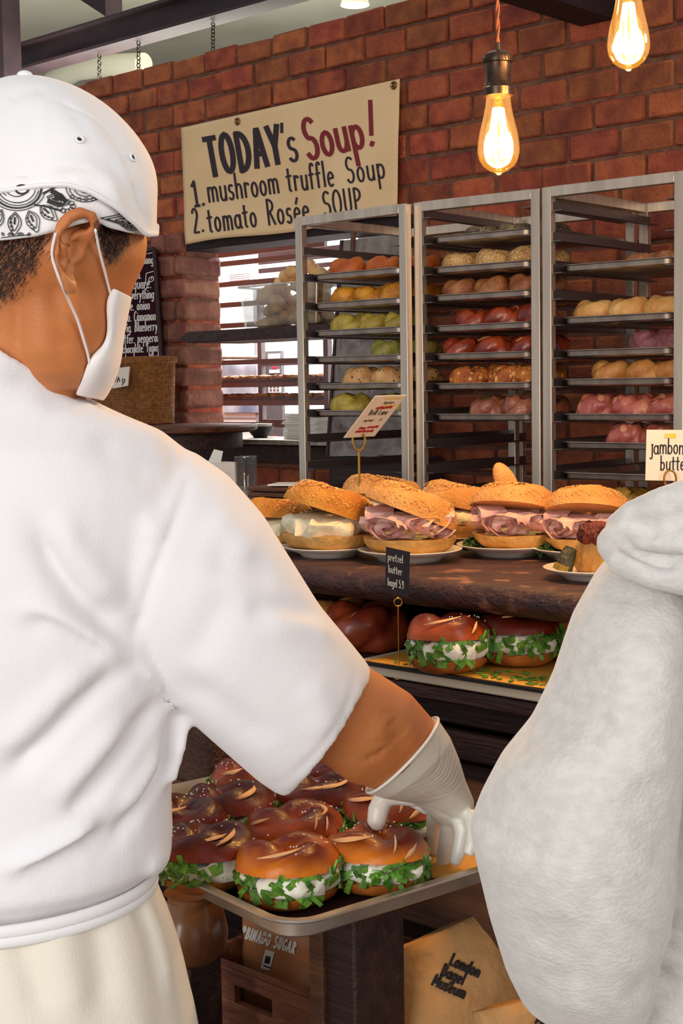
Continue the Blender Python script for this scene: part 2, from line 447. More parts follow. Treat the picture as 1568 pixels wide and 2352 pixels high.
# ------------------------------------------------------------------ brick wall with the pass-through opening
N0 = 4.4; TW = 0.22; CH = 0.1025; BL = 0.215
UL = U(430, 800, N0); UR = U(962, 800, N0)
ZS = PN(600, 1012, N0+0.05).z; ZT = PN(600, 548, N0+0.1).z
ZTOP = PN(400, 133, N0).z
W0, W1 = U(-1100, 500, N0), U(2300, 500, N0)
KC = U(600, 800, 6.5)
def brick_wall():
    mb = MB(); z = ZTOP; row = 0
    while z > 0.02:
        h = CH-0.013+random.uniform(-.003, .003); zc = z-CH/2
        u = W0+(BL/2 if row % 2 else 0)
        while u < W1:
            a, b = u+0.006, u+BL-0.006; u += BL
            segs = [(a, b)]
            if ZS-0.02 < zc < ZT+0.02:
                segs = []
                if a < UL: segs.append((a, min(b, UL-.012+random.uniform(-.004, .004))))
                if b > UR: segs.append((max(a, UR), b))
            for a2, b2 in segs:
                if b2-a2 < 0.03: continue
                if abs(b2-UL) < .03 and b2-a2 < 0.1: a2 = max(a2, b2-.1)
                off = random.uniform(-.006, .006)
                if row == 0: hh = h-random.choice((0, 0, .008, .016))
                else: hh = h
                mb.box(WP((a2+b2)/2, N0+TW/2+off, zc-(h-hh)/2), (b2-a2, TW, hh), RW, jit=.0028)
        z -= CH; row += 1
    return mb
o = struct(brick_wall().build('wall_back', M_brick, bevel=0.009, smooth=True, angle=50))
mo = MB()
def slab(u0, u1, z0, z1, ins=0.012):
    mo.box(WP((u0+u1)/2, N0+TW/2, (z0+z1)/2), (u1-u0, TW-2*ins, z1-z0), RW)
slab(W0, UL-.012, 0, ZTOP-.02); slab(UR+.012, W1, 0, ZTOP-.02); slab(UL-.012, UR+.012, 0, ZS-.03); slab(UL-.012, UR+.012, ZT+.03, ZTOP-.02)
struct(mo.build('wall_back_mortar', M_mortar, smooth=False))
# worn pillar face beside the opening: paler, hand-smeared bricks standing a little proud
pb = MB(); z = ZT+0.06; row = 0
while z > ZS-0.3:
    zc = z-CH/2
    cuts = [UL-.235, UL-.06, UL+.006] if row % 2 else [UL-.235, UL-.12, UL+.006]
    if row % 3 == 2: cuts = [UL-.235, UL+.006]
    for a, b in zip(cuts, cuts[1:]):
        pb.box(WP((a+b)/2, N0+TW/2-.012+random.uniform(-.004, .004), zc), (b-a-.006, TW+.03, CH-.012), RW, jit=.005)
    z -= CH; row += 1
struct(pb.build('wall_back_pillar', M_pillar, bevel=0.02, smooth=True, angle=60))
# lintel over the opening and stainless sill
mb = MB().box(WP((UL+UR)/2, N0+TW/2, ZT-.005), (UR-UL+.1, TW-.02, .05), RW)
struct(mb.build('trim_lintel', M_dark, bevel=.004))
mb = MB().box(WP((UL+UR)/2+.03, N0+TW/2-.03, ZS+.0), (UR-UL-.02, TW+.1, .022), RW)
struct(mb.build('trim_sill', M_steel, bevel=.004))
mb = MB().box(WP((UL+UR)/2+.03, N0-.02, ZS-.055), (UR-UL+.02, .03, .075), RW)
struct(mb.build('trim_sill_board', M_wood_dk, bevel=.004))

# floor, roof, kitchen behind the opening
struct(MB().box((0, 5, -.02), (16, 20, .04)).build('floor', M_floor, smooth=False))
mb = MB(); mb.box(WP(KC-.5, 8.0, 4.25), (14, 7.0, .06), RW)
struct(mb.build('ceiling', M_white, smooth=False))
NB = 6.9
struct(MB().box(WP(KC, NB, 1.45), (5.2, .06, 2.9), RW).build('wall_kitchen_back', M_kwall, smooth=False))
struct(MB().box(WP(KC-2.6, 5.76, 1.45), (.06, 2.3, 2.9), RW).build('wall_kitchen_left', M_kwall, smooth=False))
struct(MB().box(WP(KC+2.6, 5.76, 1.45), (.06, 2.3, 2.9), RW).build('wall_kitchen_right', M_kwall, smooth=False))
struct(MB().box(WP(KC, 5.76, 2.93), (5.3, 2.3, .05), RW).build('ceiling_kitchen', M_kwall, smooth=False))
struct(MB().box(WP(KC-.5, 11.2, 2.2), (14, .06, 4.4), RW).build('wall_far', M_white, smooth=False))

# steel roof beams: an I-beam beyond the wall, a diagonal brace and a post, one cross beam in the shop
NBM = 5.1
a = PN(-250, 150, NBM); b = PN(760, -100, NBM); zb = PN(340, 86, NBM).z; hb = PN(340, 25, NBM).z-zb
ua, ub = U(-500, 300, NBM), U(1500, 0, NBM)
mb = MB(); mb.box(WP((ua+ub)/2, NBM, zb+hb/2), (ub-ua, .02, hb), RW)
mb.box(WP((ua+ub)/2, NBM, zb), (ub-ua, .15, .016), RW); mb.box(WP((ua+ub)/2, NBM, zb+hb), (ub-ua, .15, .016), RW)
M_beam = mat('painted_steel', (52, 34, 40), 0.55, 0.2, col2=(40, 26, 32), scale=9)
struct(mb.build('beam_roof', M_beam, smooth=False))
mb = MB()
p0 = PN(262, 42, NBM+.1); p1 = PN(90, -70, NBM+.1)
mb.hexa([p0+WN_*-.06, p0+WN_*.06, p0+WN_*.06+Vector((.0, 0, .13)), p0+WN_*-.06+Vector((0, 0, .13))],
        [p1+WN_*-.06, p1+WN_*.06, p1+WN_*.06+Vector((0, 0, .13)), p1+WN_*-.06+Vector((0, 0, .13))])
struct(mb.build('beam_diagonal', M_beam, smooth=False))
pp = PN(12, 60, NBM-.25); mb = MB().box((pp.x, pp.y, 2.6), (.12, .12, 3.2), RW)
struct(mb.build('beam_post', M_beam, smooth=False))
pw = PN(1412, 44, N0); uw = pw.dot(WT)
mb = MB().box(WP(uw-.07, (N0+.8)/2, pw.z+.09), (.14, N0-.8, .18), RW)
struct(mb.build('beam_cross', M_dark, smooth=False))
pa = P(1145, 100, 2.2); ub_, nb_ = pa.dot(WT), pa.dot(WN_)
mb = MB().box(WP(ub_+.2, nb_, 2.62), (2.6, .08, .1), RW)
struct(mb.build('beam_pendant', M_dark, smooth=False))
# roof seams, a pale duct and hanging chains seen between beam and wall top
for (x0, y0, x1, y1, w) in ((60, 0, 66, 118, .012), (190, 5, 120, 90, .05)):
    a = PN(x0, y0, 8.6); b = PN(x1, y1, 8.6)
    o = MB().tube([a, b], w, 8).build('roof_rib', mat('roof_rib', (150, 146, 132), .7)); tag(o, 'thin pale rib at far left of the sloped white ceiling' if w < .03 else 'thick slanting pale roof rib above the dark beam', 'roof rib')
pd = PN(190, 168, 6.2)
o = MB().tube([PN(120, 190, 6.2), PN(175, 160, 6.2), PN(250, 150, 6.2), PN(330, 148, 6.2)], .075, 14).build('ventilation_duct', M_white)
tag(o, 'pale ventilation duct under the roof beam beyond the brick wall', 'duct')
M_chain = mat('chain_metal', (70, 62, 54), .5, .7)
for (px, y0, y1, nm) in ((489, 52, 125, 'link chain hanging from the roof beam, farthest right of three'), (318, 95, 172, 'dark chain hanging from the roof beam, middle of three'), (228, 125, 195, 'chain hanging from the roof beam nearest the white cap')):
    mb = MB(); n = 9
    for k in range(n):
        c = PN(px, y0+(y1-y0)*(k+.5)/n, NBM); h = (PN(px, y0, NBM)-PN(px, y1, NBM)).length/n*.72
        ring = []
        for j in range(12):
            a = 2*pi*j/12; v = (WT if k % 2 else WN_)*(cos(a)*.011)+Vector((0, 0, sin(a)*h*.85)); ring.append(c+v)
        mb.tube(ring, .0032, 5, loop=True)
    tag(mb.build('hanging_chain', M_chain), nm, 'chain', 'chains on the roof beam')
lp = PN(815, 12, 6.4)
o = MB().lathe([(.005, .14), (.03, .12), (.07, .06), (.085, 0), (.08, 0)], lp, 20).build('industrial_lamp_shade', M_white)
tag(o, 'pale conical lamp shade above the brick wall top', 'lamp')
# ------------------------------------------------------------------ baker's racks
random.seed(11)
def rounded(w, d, r, z, n=5, oy=0.0):
    pts = []
    for cx, cy, a0 in ((w/2-r, d/2-r, 0), (-w/2+r, d/2-r, 90), (-w/2+r, -d/2+r, 180), (w/2-r, -d/2+r, 270)):
        for k in range(n+1):
            a = radians(a0+90*k/n); pts.append(Vector((cx+r*cos(a), cy+r*sin(a)+oy, z)))
    return pts
def pan_mesh(w, d, h=.021, lip=.009, r=.03):
    mb = MB()
    mb.loft([rounded(w-2*lip-.016, d-2*lip-.016, r*.8, 0), rounded(w-2*lip-.004, d-2*lip-.004, r*.9, .004), rounded(w-2*lip, d-2*lip, r, h-.004),
             rounded(w-.004, d-.004, r+lip, h-.004), rounded(w, d, r+lip, h-.002), rounded(w-.002, d-.002, r+lip, h), rounded(w-2*lip+.001, d-2*lip+.001, r, h),
             rounded(w-2*lip-.004, d-2*lip-.004, r*.9, h-.005), rounded(w-2*lip-.018, d-2*lip-.018, r*.8, .0025)])
    return mb
def rack_geom(pl, pr, ang, W):
    a = radians(ang); Yr = W*(cos(a)+pl*sin(a))/(pr-pl); Yl = Yr+W*sin(a)
    return Vector((pl*Yl, Yl, 0)), Vector((pr*Yr, Yr, 0))
def sl(px): return (px-PW/2)/F
RACKS = {}
def make_rack(key, pxl, pxr, ang, W, depth, ytop, pcx, ylev, label):
    """ylev: photo rows of the tray fronts, turned into shelf heights"""
    A, B = rack_geom(sl(pxl), sl(pxr), ang, W)
    M = (A+B)/2; rz = -radians(ang); t = .013
    Yc = None
    # depth where the ray at pcx meets the front line
    d = (B-A); s = sl(pcx); k = (s*A.y-A.x)/(d.x-s*d.y); C = A+d*k
    zof = lambda py: P(pcx, py, C.y).z
    root = empty('baker_rack', M, rz)
    tag(root, label, 'rack', "steel baker's racks along the brick wall")
    H = zof(ytop); hw = W/2; fr = 0.0
    for x, y in ((-hw, 0), (hw, 0), (-hw, depth), (hw, depth)):
        q = MB().box((x, y, (H+.09)/2), (.03, .026, H-.09)).build('post', M_steel, root, bevel=.002)
    for nm, c, sz in (('top_bar', (0, 0, H-.014), (W-.03, .024, .03)), ('top_bar', (0, depth, H-.014), (W-.03, .024, .03)),
                      ('top_bar', (-hw, depth/2, H-.014), (.024, depth-.026, .03)), ('top_bar', (hw, depth/2, H-.014), (.024, depth-.026, .03)),
                      ('bottom_bar', (0, 0, .11), (W-.03, .024, .03)), ('bottom_bar', (0, depth, .11), (W-.03, .024, .03)),
                      ('bottom_bar', (-hw, depth/2, .11), (.024, depth-.026, .03)), ('bottom_bar', (hw, depth/2, .11), (.024, depth-.026, .03))):
        MB().box(c, sz).build(nm, M_steel, root, bevel=.002)
    levels = [zof(y) for y in ylev]
    for z in levels:
        for s in (-1, 1):
            mb = MB(); x = s*(hw-.016)
            mb.box((x, depth/2, z-.012+.012), (.003, depth+.01, .026)); mb.box((x-s*.014, depth/2, z-.013), (.03, depth+.01, .003))
            mb.build('rail', M_steel_dk, root, smooth=False)
    for x, y in ((-hw, 0), (hw, 0), (-hw, depth), (hw, depth)):
        mb = MB(); mb.tube([(x-.012, y, .042), (x+.012, y, .042)], .042, 18)
        w = mb.build('caster', M_black, root)
        f = MB().box((x, y, .075), (.034, .03, .05)).build('caster_fork', M_steel_dk, w)
    RACKS[key] = dict(M=M, rz=rz, W=W, depth=depth, levels=levels, hw=hw, root=root)
    return root
make_rack('left', 702, 938, 43, .45, .56, 484, 820, [565, 628, 696, 761, 823, 886, 949, 1008, 1072, 1130, 1172], "steel baker's rack under the soup sign, leftmost of three")
make_rack('middle', 972, 1238, 39, .42, .58, 450, 1105, [478, 540, 612, 678, 750, 816, 886, 958, 1020, 1080, 1165], "middle steel baker's rack directly below the hanging bulb")
make_rack('right', 1264, 1564, 41, .42, .56, 412, 1415, [458, 530, 606, 668, 730, 808, 876, 958, 1024, 1096, 1172], "steel baker's rack at right edge with pink bagels")
def local(key, x, y, z):
    R = RACKS[key]; return R['M'] + Matrix.Rotation(R['rz'], 3, 'Z') @ Vector((x, y, z))

# ------------------------------------------------------------------ trays in the racks
PANS = {}
def pan_for(key):
    R = RACKS[key]; k = round(R['W'], 3)
    if k not in PANS: PANS[k] = pan_mesh(R['W']-.052, .46).mesh('bun_pan')
    return PANS[k]
RACKNAME = {'left': 'left', 'middle': 'middle', 'right': 'right'}
def put_pan(key, lev, label, yaw=0.0, push=0.0, m=None):
    R = RACKS[key]; z = R['levels'][lev]-.0115
    me = pan_for(key)
    o = bpy.data.objects.new('baking_tray', me); COL.objects.link(o)
    if not me.materials:
        me.materials.append(M_alu); me.polygons.foreach_set('use_smooth', [True]*len(me.polygons)); me.set_sharp_from_angle(angle=radians(35))
    o.location = local(key, 0, .238+push, z); o.rotation_euler = (0, 0, R['rz']+yaw)
    tag(o, label, 'tray', "baking trays in the racks"); return z
# ------------------------------------------------------------------ bagels for the racks
def bagel_mesh(seed, R=.0285, r=.0275, twist=3, amp=.2, flat=.98, n=64, m=24, rough=.0012):
    rnd = random.Random(seed); mb = MB(); ph = rnd.random()*6; rings = []
    for i in range(n):
        th = 2*pi*i/n; ring = []
        for j in range(m):
            fi = 2*pi*j/m
            rr = r*(1-amp*1.1+amp*2.0*abs(cos(fi-twist/2*th+ph))**.8+.05*sin(2*th+ph))
            x = (R+rr*cos(fi)); z = rr*sin(fi)*flat
            z = max(z, -r*.7)
            p = Vector((x*cos(th), x*sin(th), z+r*.7))
            nz = noise.noise(p*70+Vector((seed*3.1, 0, 0)))
            p = p+Vector((cos(th)*cos(fi), sin(th)*cos(fi), sin(fi)))*(nz*rough*2)
            ring.append(p)
        rings.append(ring)
    return mb.loft(rings, loop=True)
def bagel_mat(name, c1, c2, rough=.5, coat=0.0, seeds=None, sden=.35, sscale=160, bump=.3, bscale=120):
    m = mat('bagel_'+name, c1, rough, col2=c2, scale=26, coat=coat, bump=bump, bscale=bscale)
    if seeds:
        nt = m.node_tree; N = nt.nodes; L = nt.links; b = N['Principled BSDF']
        src = b.inputs['Base Color'].links[0].from_socket
        tc = N.new('ShaderNodeTexCoord'); vo = N.new('ShaderNodeTexVoronoi'); vo.inputs['Scale'].default_value = sscale
        L.new(tc.outputs['Object'], vo.inputs['Vector'])
        lt = N.new('ShaderNodeMath'); lt.operation = 'LESS_THAN'; lt.inputs[1].default_value = sden
        L.new(vo.outputs['Distance'], lt.inputs[0])
        mx = N.new('ShaderNodeMix'); mx.data_type = 'RGBA'
        L.new(lt.outputs[0], mx.inputs[0]); L.new(src, mx.inputs[6]); mx.inputs[7].default_value = lin(seeds)
        L.new(mx.outputs[2], b.inputs['Base Color'])
    return m
BM = {
 'orange': bagel_mat('orange', (206, 112, 34), (168, 78, 22)),
 'golden': bagel_mat('golden', (214, 148, 34), (170, 104, 20), seeds=(92, 56, 18), sden=.16, sscale=120),
 'lime': bagel_mat('lime', (190, 172, 76), (152, 132, 50), seeds=(92, 92, 30), sden=.14, sscale=120),
 'green': bagel_mat('green', (166, 166, 82), (126, 126, 54), seeds=(70, 84, 30), sden=.16, sscale=120),
 'blueberry': bagel_mat('blueberry', (216, 176, 120), (176, 124, 70), seeds=(42, 24, 40), sden=.22, sscale=75),
 'poppy': bagel_mat('poppy', (150, 128, 92), (98, 82, 60), seeds=(34, 28, 26), sden=.42, sscale=170, bump=.8),
 'sesame': bagel_mat('sesame', (208, 168, 106), (168, 124, 70), seeds=(232, 204, 150), sden=.34, sscale=190, bump=.9),
 'brown': bagel_mat('brown', (178, 118, 72), (134, 80, 46), seeds=(74, 44, 30), sden=.18, sscale=130),
 'pretzel': bagel_mat('pretzel', (168, 72, 36), (106, 34, 28), rough=.3, coat=.2, bump=.1),
 'cheese': bagel_mat('cheese', (206, 128, 54), (160, 76, 36), seeds=(228, 178, 96), sden=.3, sscale=60, bump=.8),
 'rosy': bagel_mat('rosy', (180, 116, 88), (138, 78, 66), rough=.35, coat=.3),
 'plain': bagel_mat('plain', (226, 184, 116), (196, 142, 76), rough=.4),
 'purple': bagel_mat('purple', (150, 92, 98), (108, 62, 74), rough=.5, bump=.6),
 'wheat': bagel_mat('wheat', (214, 162, 92), (180, 118, 54), rough=.4),
 'berry': bagel_mat('berry', (204, 122, 100), (164, 78, 78), rough=.3, coat=.3, seeds=(214, 150, 118), sden=.3, sscale=34),
 'olive': bagel_mat('olive', (192, 150, 66), (122, 88, 38), rough=.35, seeds=(76, 66, 24), sden=.24, sscale=60),
 'pale': bagel_mat('pale', (206, 180, 104), (172, 140, 66), rough=.4, seeds=(120, 96, 48), sden=.14, sscale=130),
}
BG = {}
M_split = mat('pale_crust', (226, 176, 124), .6, bump=.3)
def bagel_proto(kind, v):
    if (kind, v) in BG: return BG[kind, v]
    tw = {'plain': 2, 'sesame': 1, 'poppy': 1}.get(kind, 3); amp = {'plain': .10, 'sesame': .07, 'poppy': .05}.get(kind, .22)
    mb = bagel_mesh(17*v+hash(kind) % 7 if False else 17*v+len(kind), twist=tw, amp=amp, rough=.003 if kind in ('cheese', 'berry', 'purple', 'rosy') else .0014)
    BG[kind, v] = me = mb.mesh('bagel_'+kind)
    me.polygons.foreach_set('use_smooth', [True]*len(me.polygons)); me.materials.append(BM[kind])
    return me
def split_band(R, r, z0, th0, th1, f0, f1, w, lift=.0012, flat=.98, n=16):
    """a pale split in the crust: a raised leaf-shaped band following the twist on a torus"""
    mb = MB(); top = []
    for i in range(n+1):
        t = i/n; th = th0+(th1-th0)*t; fc = f0+(f1-f0)*t; ww = w*sin(pi*min(max(t, .03), .97))**.7
        row = []
        for j in range(5):
            fi = fc+ww*(j-2)/2; k = lift*(1-abs(j-2)/2*.9)
            x = R+(r+k)*cos(fi); row.append(Vector((x*cos(th), x*sin(th), (r+k)*sin(fi)*flat+z0)))
        top.append(row)
    vs = [p for row in top for p in row]; fs = []
    for i in range(n):
        for j in range(4): a = i*5+j; fs.append((a, a+1, a+6, a+5))
    return mb.add(vs, fs)
SPLITME = {}
def put_bagel(kind, loc, rz, label, group, scale=1.0, v=None, tilt=(0, 0)):
    v = random.randrange(3) if v is None else v
    o = bpy.data.objects.new(kind_name(kind), bagel_proto(kind, v)); COL.objects.link(o)
    o.location = loc; o.rotation_euler = (tilt[0], tilt[1], rz); o.scale = (scale,)*3
    o.scale = (scale, scale, scale*(1.2 if kind != 'poppy' else 1.0))
    tag(o, label, 'bagel', group)
    if kind == 'pretzel':
        if v not in SPLITME:
            SPLITME[v] = []; rn = random.Random(v)
            for q in range(3):
                a = rn.uniform(0, 2*pi); mb = MB().merge(split_band(.0285, .0300, .0192, a, a+rn.uniform(.5, .9), rn.uniform(.5, .9), rn.uniform(1.5, 2.2), .14)); m_ = mb.mesh('crust_split'); m_.materials.append(M_split); SPLITME[v].append(m_)
        for m_ in SPLITME[v]:
            c = bpy.data.objects.new('crust_split', m_); COL.objects.link(c); c.parent = o
    return o
KN = {'pretzel': 'pretzel_bagel', 'blueberry': 'blueberry_bagel', 'sesame': 'sesame_bagel', 'poppy': 'seeded_bagel', 'cheese': 'cheese_bagel'}
def kind_name(k): return KN.get(k, 'bagel')
LOOK = {'orange': 'orange crusted bagel', 'golden': 'golden yellow speckled bagel', 'lime': 'yellow-green twisted bagel', 'green': 'green herb bagel', 'blueberry': 'pale bagel with dark berries',
 'poppy': 'black-seeded flat bagel', 'sesame': 'sesame-coated bagel', 'brown': 'light brown twisted bagel', 'pretzel': 'glossy red-brown pretzel bagel', 'cheese': 'bumpy orange cheese bagel', 'rosy': 'rosy brown bagel',
 'plain': 'smooth pale bagel', 'purple': 'dull purple bagel', 'wheat': 'wheat-coloured twisted bagel', 'berry': 'pink berry bagel', 'olive': 'olive-studded golden bagel', 'pale': 'pale yellow bagel'}
TRAYORD = {}
def fill(key, lev, kind, items, ordname, scale=1.0, zoff=0.0):
    """items: (x across, y in) on the tray; one bagel each, labels name rack, tray and place"""
    z = RACKS[key]['levels'][lev]-.0115+.003
    items = sorted(items, key=lambda q: (q[1] > .15, q[0]))
    fr = [q for q in items if q[1] <= .15]; bk = [q for q in items if q[1] > .15]
    for row, nm in ((fr, 'front'), (bk, 'back')):
        for i, q in enumerate(row):
            pos = ORD[i]+' from left' if len(row) > 1 else 'alone'
            put_bagel(kind, local(key, q[0], max(q[1], .098), z+zoff), random.uniform(0, 6.28), '%s, %s in %s row on %s tray, %s rack' % (LOOK[kind], pos, nm, ordname, key),
                      'bagels on the trays of the %s rack' % key, scale*random.uniform(.96, 1.05), tilt=(random.uniform(-.08, .08), random.uniform(-.08, .08)))
# tray after tray, from the top
g3 = [(-.12, .075), (0, .07), (.125, .08), (-.10, .2), (.02, .2), (.13, .2)]
g3b = [(-.075, .07), (.045, .075), (.155, .08), (-.06, .2), (.08, .2)]
spec = {
 'left': [(1, 'orange', [(-.10, .07), (.04, .12), (.13, .21)], 'top'), (2, 'golden', [(-.10, .075), (.0, .08), (.115, .085), (.0, .2), (.13, .2)], 'second'),
          (3, 'lime', [(-.09, .08), (.02, .075), (.13, .08), (.03, .2)], 'third'), (4, 'green', [(.07, .09), (.13, .2)], 'fourth'),
          (5, 'blueberry', [(-.05, .075), (.075, .08), (.13, .2)], 'fifth'), (6, 'lime', [(-.10, .07), (.0, .17), (.10, .11)], 'sixth')],
 'middle': [(1, 'poppy', [(-.05, .1), (.07, .1), (.14, .21)], 'top'), (2, 'sesame', g3, 'second'), (3, 'brown', g3, 'third'), (4, 'pretzel', g3b, 'fourth'),
            (5, 'pretzel', g3, 'fifth'), (6, 'cheese', [(-.09, .075), (-.01, .16), (.06, .07), (.14, .085), (.12, .2)], 'sixth'), (7, 'rosy', [(-.02, .08), (.1, .08), (.13, .2)], 'seventh'),
            (10, 'pale', [(.055, .13), (.135, .15)], 'bottom')],
 'right': [(2, 'brown', [(-.1, .36), (.0, .36)], 'top'), (4, 'plain', [(-.115, .07), (.0, .07), (.115, .07), (-.06, .19), (.06, .19), (.15, .2)], 'second'), (5, 'purple', [(.07, .09), (.15, .1)], 'third'),
           (6, 'wheat', [(-.055, .075), (.06, .08), (.15, .09)], 'fourth'), (7, 'berry', [(-.1, .075), (.02, .075), (.13, .08), (-.06, .2), (.06, .2)], 'fifth'),
           (8, 'berry', [(.0, .1), (.11, .1)], 'sixth'), (10, 'olive', [(.0, .09), (.11, .09)], 'bottom')]}
for key, rows in spec.items():
    for lev, kind, items, nm in rows:
        put_pan(key, lev, 'aluminium tray of %ss, %s loaded tray of the %s rack' % (LOOK[kind].split(',')[0], nm, key))
        fill(key, lev, kind, items, nm, 1.12 if kind != 'poppy' else 1.0)
put_pan('right', 9, 'empty aluminium tray in the right rack above the olive bagels')
put_pan('left', 10, 'empty aluminium tray lowest in the left rack behind the sandwiches')
put_pan('middle', 1, 'x') if False else None
# ------------------------------------------------------------------ display table, riser shelf, plank
random.seed(21)
ZT1 = 1.5-.575; ZM = 1.5-.452; ZP = 1.5-.300
u0, u1 = U(150, 1800, 1.9), U(1750, 1800, 1.9)
root = empty('display_table', WP((u0+u1)/2, 1.43, 0), -WA)
tag(root, 'dark wooden display table carrying the trays of pretzel sandwiches', 'table')
L_ = u1-u0
def rel(mb, name, m, **k): return mb.build(name, m, root, **k)
rel(MB().box((0, .55, ZT1-.012), (L_, 1.1, .024)), 'tabletop', M_wood_dk, bevel=.003)
rel(MB().box((0, .02, ZT1-.085), (L_-.02, .03, .12)), 'apron', M_wood_md, bevel=.003)
for x in (-L_/2+.06, L_/2-.06):
    for y in (.06, 1.04): rel(MB().box((x, y, ZT1/2-.012), (.08, .08, ZT1-.026)), 'leg', M_wood_dk, bevel=.004)
rel(MB().box((0, 1.06, .66), (L_-.16, .02, .5)), 'back_panel', mat('dark_panel', (52, 34, 38), .7, col2=(34, 22, 26), scale=8), smooth=False)

# riser: mid shelf with front panels, dark back, plank on posts
NR = 1.66
root = empty('display_riser', WP((u0+u1)/2, NR, ZT1), -WA)
tag(root, 'dark wooden riser shelf standing on the display table under the plank', 'shelf')
hm = ZM-ZT1
rel(MB().box((0, .33, hm-.012), (L_, .66, .022)), 'shelf_board', M_wood_dk, bevel=.003)
for k in range(2):
    rel(MB().box((0, .04+.02*k, .028+.048*k), (L_, .02, .044)), 'front_board', M_wood_dk, bevel=.004)
rel(MB().box((0, .64, (ZP-ZT1)/2-.02), (L_, .02, ZP-ZT1-.06)), 'back_panel', mat('dark_panel', (52, 34, 38), .7), smooth=False)
for x in (-L_/2+.3, 0.02, L_/2-.1):
    rel(MB().box((x, .38, hm+(ZP-ZM)/2-.02), (.05, .5, ZP-ZM-.042)), 'divider', M_wood_dk, bevel=.003)
# the live-edge plank
M_plank = mat('live_edge_plank', (78, 44, 38), .5, col2=(38, 20, 24), scale=5, bump=.7, bscale=26, stretch=(.7, 5, 5), lo=.3, hi=.7)
nt = M_plank.node_tree; N_, L2 = nt.nodes, nt.links
b_ = N_['Principled BSDF']; src = b_.inputs['Base Color'].links[0].from_socket
tc = N_.new('ShaderNodeTexCoord'); nz = N_.new('ShaderNodeTexNoise'); nz.inputs['Scale'].default_value = 22; L2.new(tc.outputs['Object'], nz.inputs['Vector'])
cr = N_.new('ShaderNodeValToRGB'); cr.color_ramp.elements[0].position = .58; cr.color_ramp.elements[1].position = .7
cr.color_ramp.elements[0].color = (0, 0, 0, 1); cr.color_ramp.elements[1].color = (1, 1, 1, 1); L2.new(nz.outputs['Fac'], cr.inputs[0])
mx = N_.new('ShaderNodeMix'); mx.data_type = 'RGBA'; L2.new(cr.outputs[0], mx.inputs[0]); L2.new(src, mx.inputs[6]); mx.inputs[7].default_value = lin((140, 96, 72)); L2.new(mx.outputs[2], b_.inputs['Base Color'])
NP = 1.70; TP = .046
K = 60; rings = []
for i in range(K+1):
    x = -L_/2+L_*i/K; w = .012*noise.noise(Vector((x*6, 0, 3)))+.006*noise.noise(Vector((x*23, 0, 1)))
    f = NP+w; c = .012+.006*noise.noise(Vector((x*11, 5, 0)))
    rings.append([Vector((x, f+c, ZP-.001)), Vector((x, f+.004, ZP-.008)), Vector((x, f, ZP-.02)), Vector((x, f+.006, ZP-.034)), Vector((x, f+.03, ZP-TP)), Vector((x, NP+.66, ZP-TP)), Vector((x, NP+.66, ZP-.0)), Vector((x, f+.05, ZP))])
R2 = Matrix.Rotation(-WA, 4, 'Z')
mb = MB().loft(rings); o = mb.xf(Matrix.Translation(WT*((u0+u1)/2)) @ R2).build('live_edge_plank', M_plank, angle=70)
tag(o, 'thick dark live-edge wooden plank holding the plates of sandwiches', 'plank')

# ------------------------------------------------------------------ plates
M_plate = mat('glazed_plate', (226, 218, 206), .22, coat=.3)
plate_me = MB().lathe([(.001, .004), (.040, .0035), (.044, 0), (.049, 0), (.052, .005), (.072, .0125), (.080, .0165), (.0815, .018), (.079, .0185), (.068, .0155), (.05, .0095), (.001, .0085)], n=48).mesh('plate')
plate_me.polygons.foreach_set('use_smooth', [True]*len(plate_me.polygons)); plate_me.materials.append(M_plate)
def plate(px, py, label, s=1.0):
    p = PZ(px, py, ZP+.0005); o = bpy.data.objects.new('plate', plate_me); COL.objects.link(o); o.location = p; o.scale = (s, s, s)
    tag(o, label, 'plate', 'white plates on the plank'); return p+Vector((0, 0, .0095*s))

# ------------------------------------------------------------------ halves of a bagel
def half(top, R, r, flat, twist, amp, seed, rough, n=56, m=12, rlow=None):
    mb = MB(); rings = []
    for i in range(n):
        th = 2*pi*i/n; ring = []
        for j in range(m+1):
            fi = pi*j/m
            rr = r*(1+amp*cos(2*fi-twist*th+seed)*sin(fi)+.04*sin(2*th+seed))
            z = rr*sin(fi)*flat
            p = Vector(((R+rr*cos(fi))*cos(th), (R+rr*cos(fi))*sin(th), z))
            k = noise.noise(p*150+Vector((seed, 0, 0)))*rough + noise.noise(p*45+Vector((seed, 9, 0)))*rough
            p += Vector((cos(th)*cos(fi), sin(th)*cos(fi), sin(fi)))*k
            if not top: p.z = -p.z
            ring.append(p)
        # gently cupped cut face
        rings.append(ring)
    return mb.loft(rings, loop=True)
def seeds_mesh(R, r, flat, count, seed, size=.0016):
    rnd = random.Random(seed); mb = MB()
    for k in range(count):
        th = rnd.uniform(0, 2*pi); fi = math.acos(rnd.uniform(-.85, .95))
        p = Vector(((R+r*cos(fi))*cos(th), (R+r*cos(fi))*sin(th), r*sin(fi)*flat))
        nrm = Vector((cos(th)*cos(fi), sin(th)*cos(fi), sin(fi)/flat)).normalized()
        a = nrm.orthogonal().normalized(); bq = nrm.cross(a); t = rnd.uniform(0, 6.28); a, bq = a*cos(t)+bq*sin(t), bq*cos(t)-a*sin(t)
        s = size*rnd.uniform(.8, 1.3)
        mb.add([p+a*s*1.6, p+bq*s, p-a*s*1.6, p-bq*s, p+nrm*s*.8], [(0, 1, 4), (1, 2, 4), (2, 3, 4), (3, 0, 4)])
    return mb
M_crumb = mat('crumbed_crust', (230, 172, 102), .75, col2=(210, 142, 68), scale=22, bump=.6, bscale=320)
M_crumb2 = mat('crumbed_crust_yellow', (214, 150, 58), .75, col2=(182, 112, 30), scale=22, bump=.6, bscale=320)
